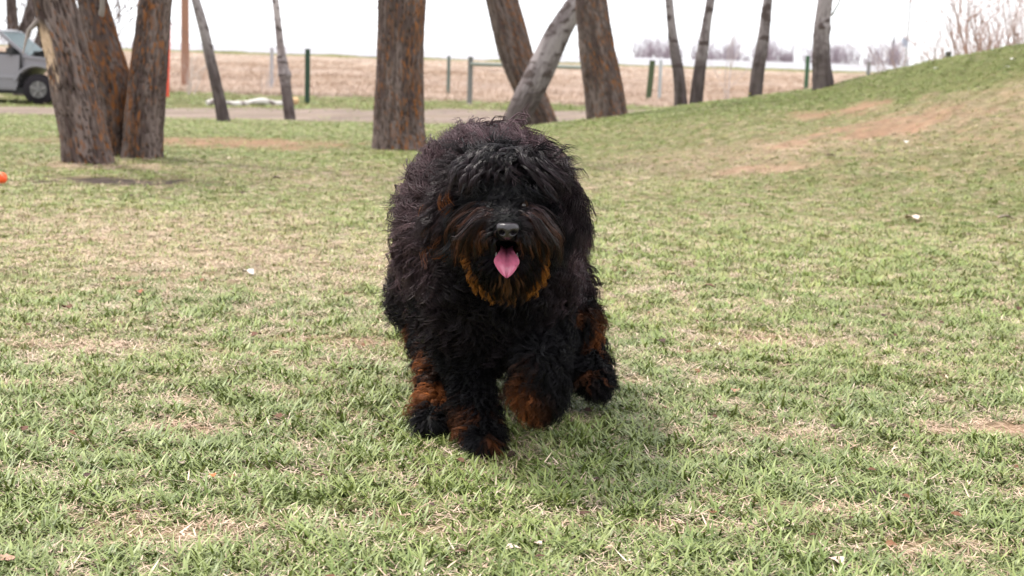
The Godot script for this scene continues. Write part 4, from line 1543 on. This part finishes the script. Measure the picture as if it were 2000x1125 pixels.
	for k in 520:
		var th := deg_to_rad(rng.randf_range(-118, 118))
		var ring := rng.randf()
		var dir := Vector3(sin(th), -cos(th), 0)
		var r0 := lerpf(0.024, 0.066, ring)
		var mid := Vector3(-.011, .462, -2.872 - 0.055 * ring) - at
		var r1 := r0 + rng.randf_range(0.024, 0.040) * (0.75 + 0.25 * cos(th))
		var ox := 1.08 if th < 0.0 else 0.98
		var a0 := mid + Vector3(dir.x * r0 * ox, dir.y * r0, 0)
		var a2 := mid + Vector3(dir.x * lerpf(r0, r1, 0.7) * ox, dir.y * r1 - 0.014 * absf(dir.x) - 0.004, -0.012)
		var a1 := a0.lerp(a2, 0.5) + Vector3(dir.x * 0.01, dir.y * 0.004, 0.012)
		var edge := smooth(0.62, 0.86, ring + rng.randf_range(-0.10, 0.10)) * smooth(0.10, 0.6, absf(th) + 0.3 * rng.randf()) * (1.0 if rng.randf() < 0.85 else 0.1)
		var j := rng.randf_range(0.5, 1.6)
		var c0 := (black_fur * j).lerp(rust_fur * 0.7, edge)
		var c1 := (black_fur * j).lerp(rust_fur, 0.10 if rng.randf() < 0.3 else 0.0).lerp(gold_fur, edge * rng.randf_range(0.7, 1.0))
		strands(m, PackedVector3Array([a0, a1, a2, a2 + Vector3(-dir.x * 0.006, -0.012, -0.004)]), 7, 0.004, 0.003, 0.0006, c0, c1, 0.004)
	var be := obj("beard", m.mesh(), hair, dog)
	be.set_meta("kind", "stuff")
	# rust tuft showing behind the ear
	m = MB.new()
	for k in 11:
		var root := Vector3(-.139 + rng.randf_range(-0.012, 0.014), .566 + rng.randf_range(-0.016, 0.016), -2.985) - at
		strands(m, PackedVector3Array([root, root + Vector3(-0.002, -0.012, 0.008), root + Vector3(0.006, -0.03, 0.008), root + Vector3(0.012, -0.046, 0.0)]), 3, 0.004, 0.005, 0.0005, rust_fur * 0.3, rust_fur * rng.randf_range(0.6, 1.4), 0.006)
	var et := obj("ear_tuft", m.mesh(), hair, dog)
	et.set_meta("kind", "stuff")
	# forelock: waves from the crown, most of them swept to one side
	m = MB.new()
	for k in 360:
		var left := rng.randf() < 0.62
		var u := rng.randf()
		var root := Vector3(-.018, .562, -3.03) + Vector3(rng.randf_range(-0.9, 0.85), rng.randf_range(0.35, 1.0), rng.randf_range(-0.7, 0.75)).normalized() * 0.084 - at
		var s := -1.0 if left else 1.0
		var out := rng.randf_range(0.025, 0.075) if left else rng.randf_range(0.03, 0.065)
		var down := rng.randf_range(0.015, 0.06)
		var fwd := rng.randf_range(0.02, 0.05)
		var pts := PackedVector3Array([root, root + Vector3(s * out * 0.3, rng.randf_range(0.004, 0.024), fwd * 0.6), root + Vector3(s * out * 0.7, 0.004, fwd), root + Vector3(s * out, -down * 0.6, fwd * 0.9), root + Vector3(s * out * 0.95, -down, fwd * 0.8)])
		var j := pow(rng.randf(), 2.0) * 2.0 + 0.6
		strands(m, pts, 8, 0.003, 0.004, 0.0006, black_fur * j, black_fur.lerp(brown_fur, 0.25) * j, 0.012)
	# brows over the eyes
	for k in 12:
		var s := -1.0 if rng.randf() < 0.5 else 1.0
		var root := Vector3(-.017 + s * rng.randf_range(0.03, 0.07), .588 + rng.randf_range(-0.008, 0.012), -2.935) - at
		var pts := PackedVector3Array([root, root + Vector3(s * 0.01, 0.004, 0.014), root + Vector3(s * rng.randf_range(0.0, 0.03), -0.012, 0.020), root + Vector3(s * rng.randf_range(0.0, 0.05), -rng.randf_range(0.018, 0.036), 0.014)])
		strands(m, pts, 4, 0.005, 0.009, 0.0005, black_fur * rng.randf_range(0.6, 1.8), black_fur, 0.007)
	var fo := obj("forelock", m.mesh(), gloss, dog)
	fo.set_meta("kind", "stuff")
	# nose leather with nostrils
	m = MB.new()
	var ns := 40
	var nr := 28
	for r in nr + 1:
		var th := PI * r / nr
		for s in ns:
			var ph := TAU * s / ns
			var d := Vector3(sin(th) * cos(ph), cos(th), sin(th) * sin(ph))
			var p := d * Vector3(0.0215, 0.0185, 0.019)
			p.x *= 1.0 + 0.28 * d.y
			p.z *= 1.0 + 0.22 * d.y
			p.y = minf(p.y, 0.0135 + 0.25 * (p.y - 0.0135))
			for e in [-1.0, 1.0]:
				var q := Vector2(p.x - e * 0.0105, p.y + 0.003)
				var hole := exp(-pow(q.x * q.x / 0.000028 + q.y * q.y / 0.00002, 2.0)) * smooth(0.1, 0.5, d.z)
				p.z -= hole * 0.014
				p.x += e * 0.0015 * exp(-pow((absf(p.x) - 0.019) / 0.004, 2.0))
			p.z -= 0.003 * exp(-pow(p.x / 0.0016, 2.0)) * smooth(0.1, -0.4, d.y)
			p += d * 0.0004 * noise_c.get_noise_3d(d.x * 14.0, d.y * 14.0, d.z * 14.0)
			m.vert(p, d, lin(0.016, 0.0155, 0.017))
	for r in nr:
		for s in ns:
			var a := r * ns + s
			var b := r * ns + (s + 1) % ns
			m.i.append_array([a, b, b + ns, a, b + ns, a + ns])
	renormal(m, nr + 1, ns)
	var wet := StandardMaterial3D.new()
	wet.vertex_color_use_as_albedo = true
	wet.roughness = 0.36
	wet.metallic_specular = 0.55
	var no := obj("nose", m.mesh(), wet, dog)
	no.position = nose_at - at
	# tongue
	m = MB.new()
	var nu := 16
	var nv := 22
	for side in 2:
		for j in nv + 1:
			var v := j / float(nv)
			var mid := Vector3(-.013, .466, -2.955).bezier_interpolate(Vector3(-.013, .468, -2.90), Vector3(-.012, .462, -2.848), Vector3(-.011, .420, -2.842), v)
			var half := 0.0125 + 0.0130 * smooth(0.35, 0.74, v)
			if v > 0.70:
				half *= pow(maxf(0.0, 1.0 - pow((v - 0.70) / 0.302, 1.5)), 0.72)
			for k in nu + 1:
				var u := k / float(nu) * 2.0 - 1.0
				var lift := 0.0075 * u * u - 0.0028 * exp(-pow(u / 0.14, 2.0)) + 0.0012 * noise_b.get_noise_2d(u * 2.0, v * 4.0)
				var th := (-0.004 if side == 1 else 0.0) * (1.0 - pow(absf(u), 6.0))
				var dn := Vector3(0, 0.75 * (1.0 - v) + 0.1, 0.2 + 0.8 * v).normalized()
				var c := lin(0.43, 0.11, 0.18).lerp(lin(0.24, 0.055, 0.095), smooth(0.4, 0.0, absf(u)) * 0.5) * (1.0 + 0.12 * noise_c.get_noise_2d(u * 6.0, v * 14.0))
				m.vert(mid + Vector3(u * half, 0, 0) + dn * (lift + th), dn * (1.0 if side == 0 else -1.0), c)
	for side in 2:
		for j in nv:
			for k in nu:
				var a := side * (nu + 1) * (nv + 1) + j * (nu + 1) + k
				m.quad(a, a + 1, a + nu + 2, a + nu + 1)
	for side in 2:
		for j in nv + 1:
			for k in nu + 1:
				var o := side * (nu + 1) * (nv + 1)
				var du := m.v[o + j * (nu + 1) + mini(k + 1, nu)] - m.v[o + j * (nu + 1) + maxi(k - 1, 0)]
				var dv := m.v[o + mini(j + 1, nv) * (nu + 1) + k] - m.v[o + maxi(j - 1, 0) * (nu + 1) + k]
				var q := du.cross(dv).normalized()
				var at_ := o + j * (nu + 1) + k
				if q.length() > 0.5:
					m.n[at_] = q if q.dot(m.n[at_]) > 0.0 else -q
	var moist := StandardMaterial3D.new()
	moist.vertex_color_use_as_albedo = true
	moist.roughness = 0.24
	moist.clearcoat_enabled = true
	moist.clearcoat = 0.4
	moist.subsurf_scatter_enabled = true
	moist.subsurf_scatter_strength = 0.15
	var to := obj("tongue", m.mesh(), moist, dog)
	to.position = -at
	# lower lip, gum and teeth
	m = MB.new()
	var lp := PackedVector3Array()
	var lr := PackedFloat32Array()
	for k in 17:
		var a := PI * k / 16.0
		lp.append(Vector3(-.0115 - 0.026 * cos(a), .444 - 0.013 * sin(a), -2.93 + 0.052 * sin(a)) - at)
		lr.append(0.004)
	m.tube(lp, lr, 7, lin(0.03, 0.022, 0.024), lin(0.03, 0.022, 0.024))
	obj("lower_lip", m.mesh(), wet, dog)
	for s in [-1.0, 1.0]:
		m = MB.new()
		var foot := Vector3(-.0125 + s * 0.020, .449, -2.895) - at
		m.tube(PackedVector3Array([foot, foot + Vector3(s * 0.001, 0.006, 0.001), foot + Vector3(s * 0.0005, 0.014, -0.001)]), PackedFloat32Array([0.0032, 0.0026, 0.0004]), 8, lin(0.7, 0.66, 0.55), lin(0.8, 0.77, 0.68))
		obj("tooth", m.mesh(), wet, dog)
	# eyes
	var shine := StandardMaterial3D.new()
	shine.albedo_color = lin(0.012, 0.007, 0.005).linear_to_srgb()
	shine.roughness = 0.06
	shine.clearcoat_enabled = true
	shine.clearcoat = 1.0
	var iris := StandardMaterial3D.new()
	iris.albedo_color = lin(0.02, 0.010, 0.005).linear_to_srgb()
	iris.roughness = 0.5
	iris.metallic_specular = 0.15
	for e in [Vector3(-.051, .552, -2.909), Vector3(.017, .556, -2.909)]:
		var ball := SphereMesh.new()
		ball.radius = 0.010
		ball.height = 0.020
		var eo := obj("eye", ball, iris, dog)
		eo.position = e - at
		var pup := SphereMesh.new()
		pup.radius = 0.0062
		pup.height = 0.0124
		var po := obj("pupil", pup, shine, eo)
		po.position = Vector3(0, -0.0008, 0.0050)

func renormal(m: MB, rows: int, w: int) -> void:
	for r in rows:
		for k in w:
			var a := m.v[r * w + (k + 1) % w] - m.v[r * w + (k + w - 1) % w]
			var b := m.v[mini(r + 1, rows - 1) * w + k] - m.v[maxi(r - 1, 0) * w + k]
			var q := a.cross(b).normalized()
			if q.length() < 0.5:
				q = m.n[r * w + k]
			m.n[r * w + k] = q if q.dot(m.n[r * w + k]) >= 0.0 else -q
	for t in range(0, m.i.size(), 3):
		var f := (m.v[m.i[t + 1]] - m.v[m.i[t]]).cross(m.v[m.i[t + 2]] - m.v[m.i[t]])
		if f.dot(m.n[m.i[t]] + m.n[m.i[t + 1]] + m.n[m.i[t + 2]]) > 0.0:
			var q := m.i[t + 1]
			m.i[t + 1] = m.i[t + 2]
			m.i[t + 2] = q

# ---------------------------------------------------------------- scene
func _ready() -> void:
	noise_a.seed = 3
	noise_a.frequency = 1.0
	noise_a.noise_type = FastNoiseLite.TYPE_SIMPLEX_SMOOTH
	noise_a.fractal_octaves = 2
	noise_b.seed = 8
	noise_b.frequency = 1.0
	noise_b.noise_type = FastNoiseLite.TYPE_SIMPLEX
	noise_b.fractal_octaves = 2
	noise_c.seed = 21
	noise_c.frequency = 1.0
	noise_c.noise_type = FastNoiseLite.TYPE_SIMPLEX
	noise_c.fractal_octaves = 1
	var cam := Camera3D.new()
	cam.name = "camera"
	cam.fov = 21.954
	cam.near = 0.05
	cam.far = 4000.0
	cam.transform = Transform3D(Basis(Vector3.RIGHT, deg_to_rad(-8.984)) * Basis(Vector3.BACK, deg_to_rad(1.8)), Vector3(0, 0.85, 0))
	var lens := CameraAttributesPhysical.new()
	lens.frustum_focal_length = 61.87
	lens.frustum_focus_distance = 2.95
	lens.exposure_aperture = 8.5
	cam.attributes = lens
	add_child(cam)
	cam.fov = 21.954
	var we := WorldEnvironment.new()
	we.name = "world_environment"
	var env := Environment.new()
	env.background_mode = Environment.BG_SKY
	var sky := Sky.new()
	var sm := ProceduralSkyMaterial.new()
	sm.sky_top_color = Color(0.98, 0.985, 1.0)
	sm.sky_horizon_color = Color(0.96, 0.97, 0.985)
	sm.sky_curve = 0.2
	sm.ground_bottom_color = Color(0.35, 0.36, 0.28)
	sm.ground_horizon_color = Color(0.9, 0.9, 0.9)
	sm.sun_angle_max = 1.0
	sky.sky_material = sm
	env.sky = sky
	env.tonemap_mode = Environment.TONE_MAPPER_LINEAR
	env.tonemap_exposure = 2.05
	env.sdfgi_enabled = true
	env.ssao_enabled = true
	env.ssil_enabled = true
	we.environment = env
	add_child(we)
	var sun := DirectionalLight3D.new()
	sun.name = "sun"
	sun.light_energy = 0.75
	sun.light_angular_distance = 7.0
	sun.light_color = Color(1.0, 0.975, 0.94)
	sun.shadow_enabled = true
	sun.transform = Transform3D(Basis.looking_at(Vector3(0.42, -1.0, 0.32), Vector3.UP), Vector3(0, 10, 0))
	add_child(sun)
	build_ground()
	build_trees()
	build_far()
	build_truck()
	build_dog()
	build_litter()
	build_grass()
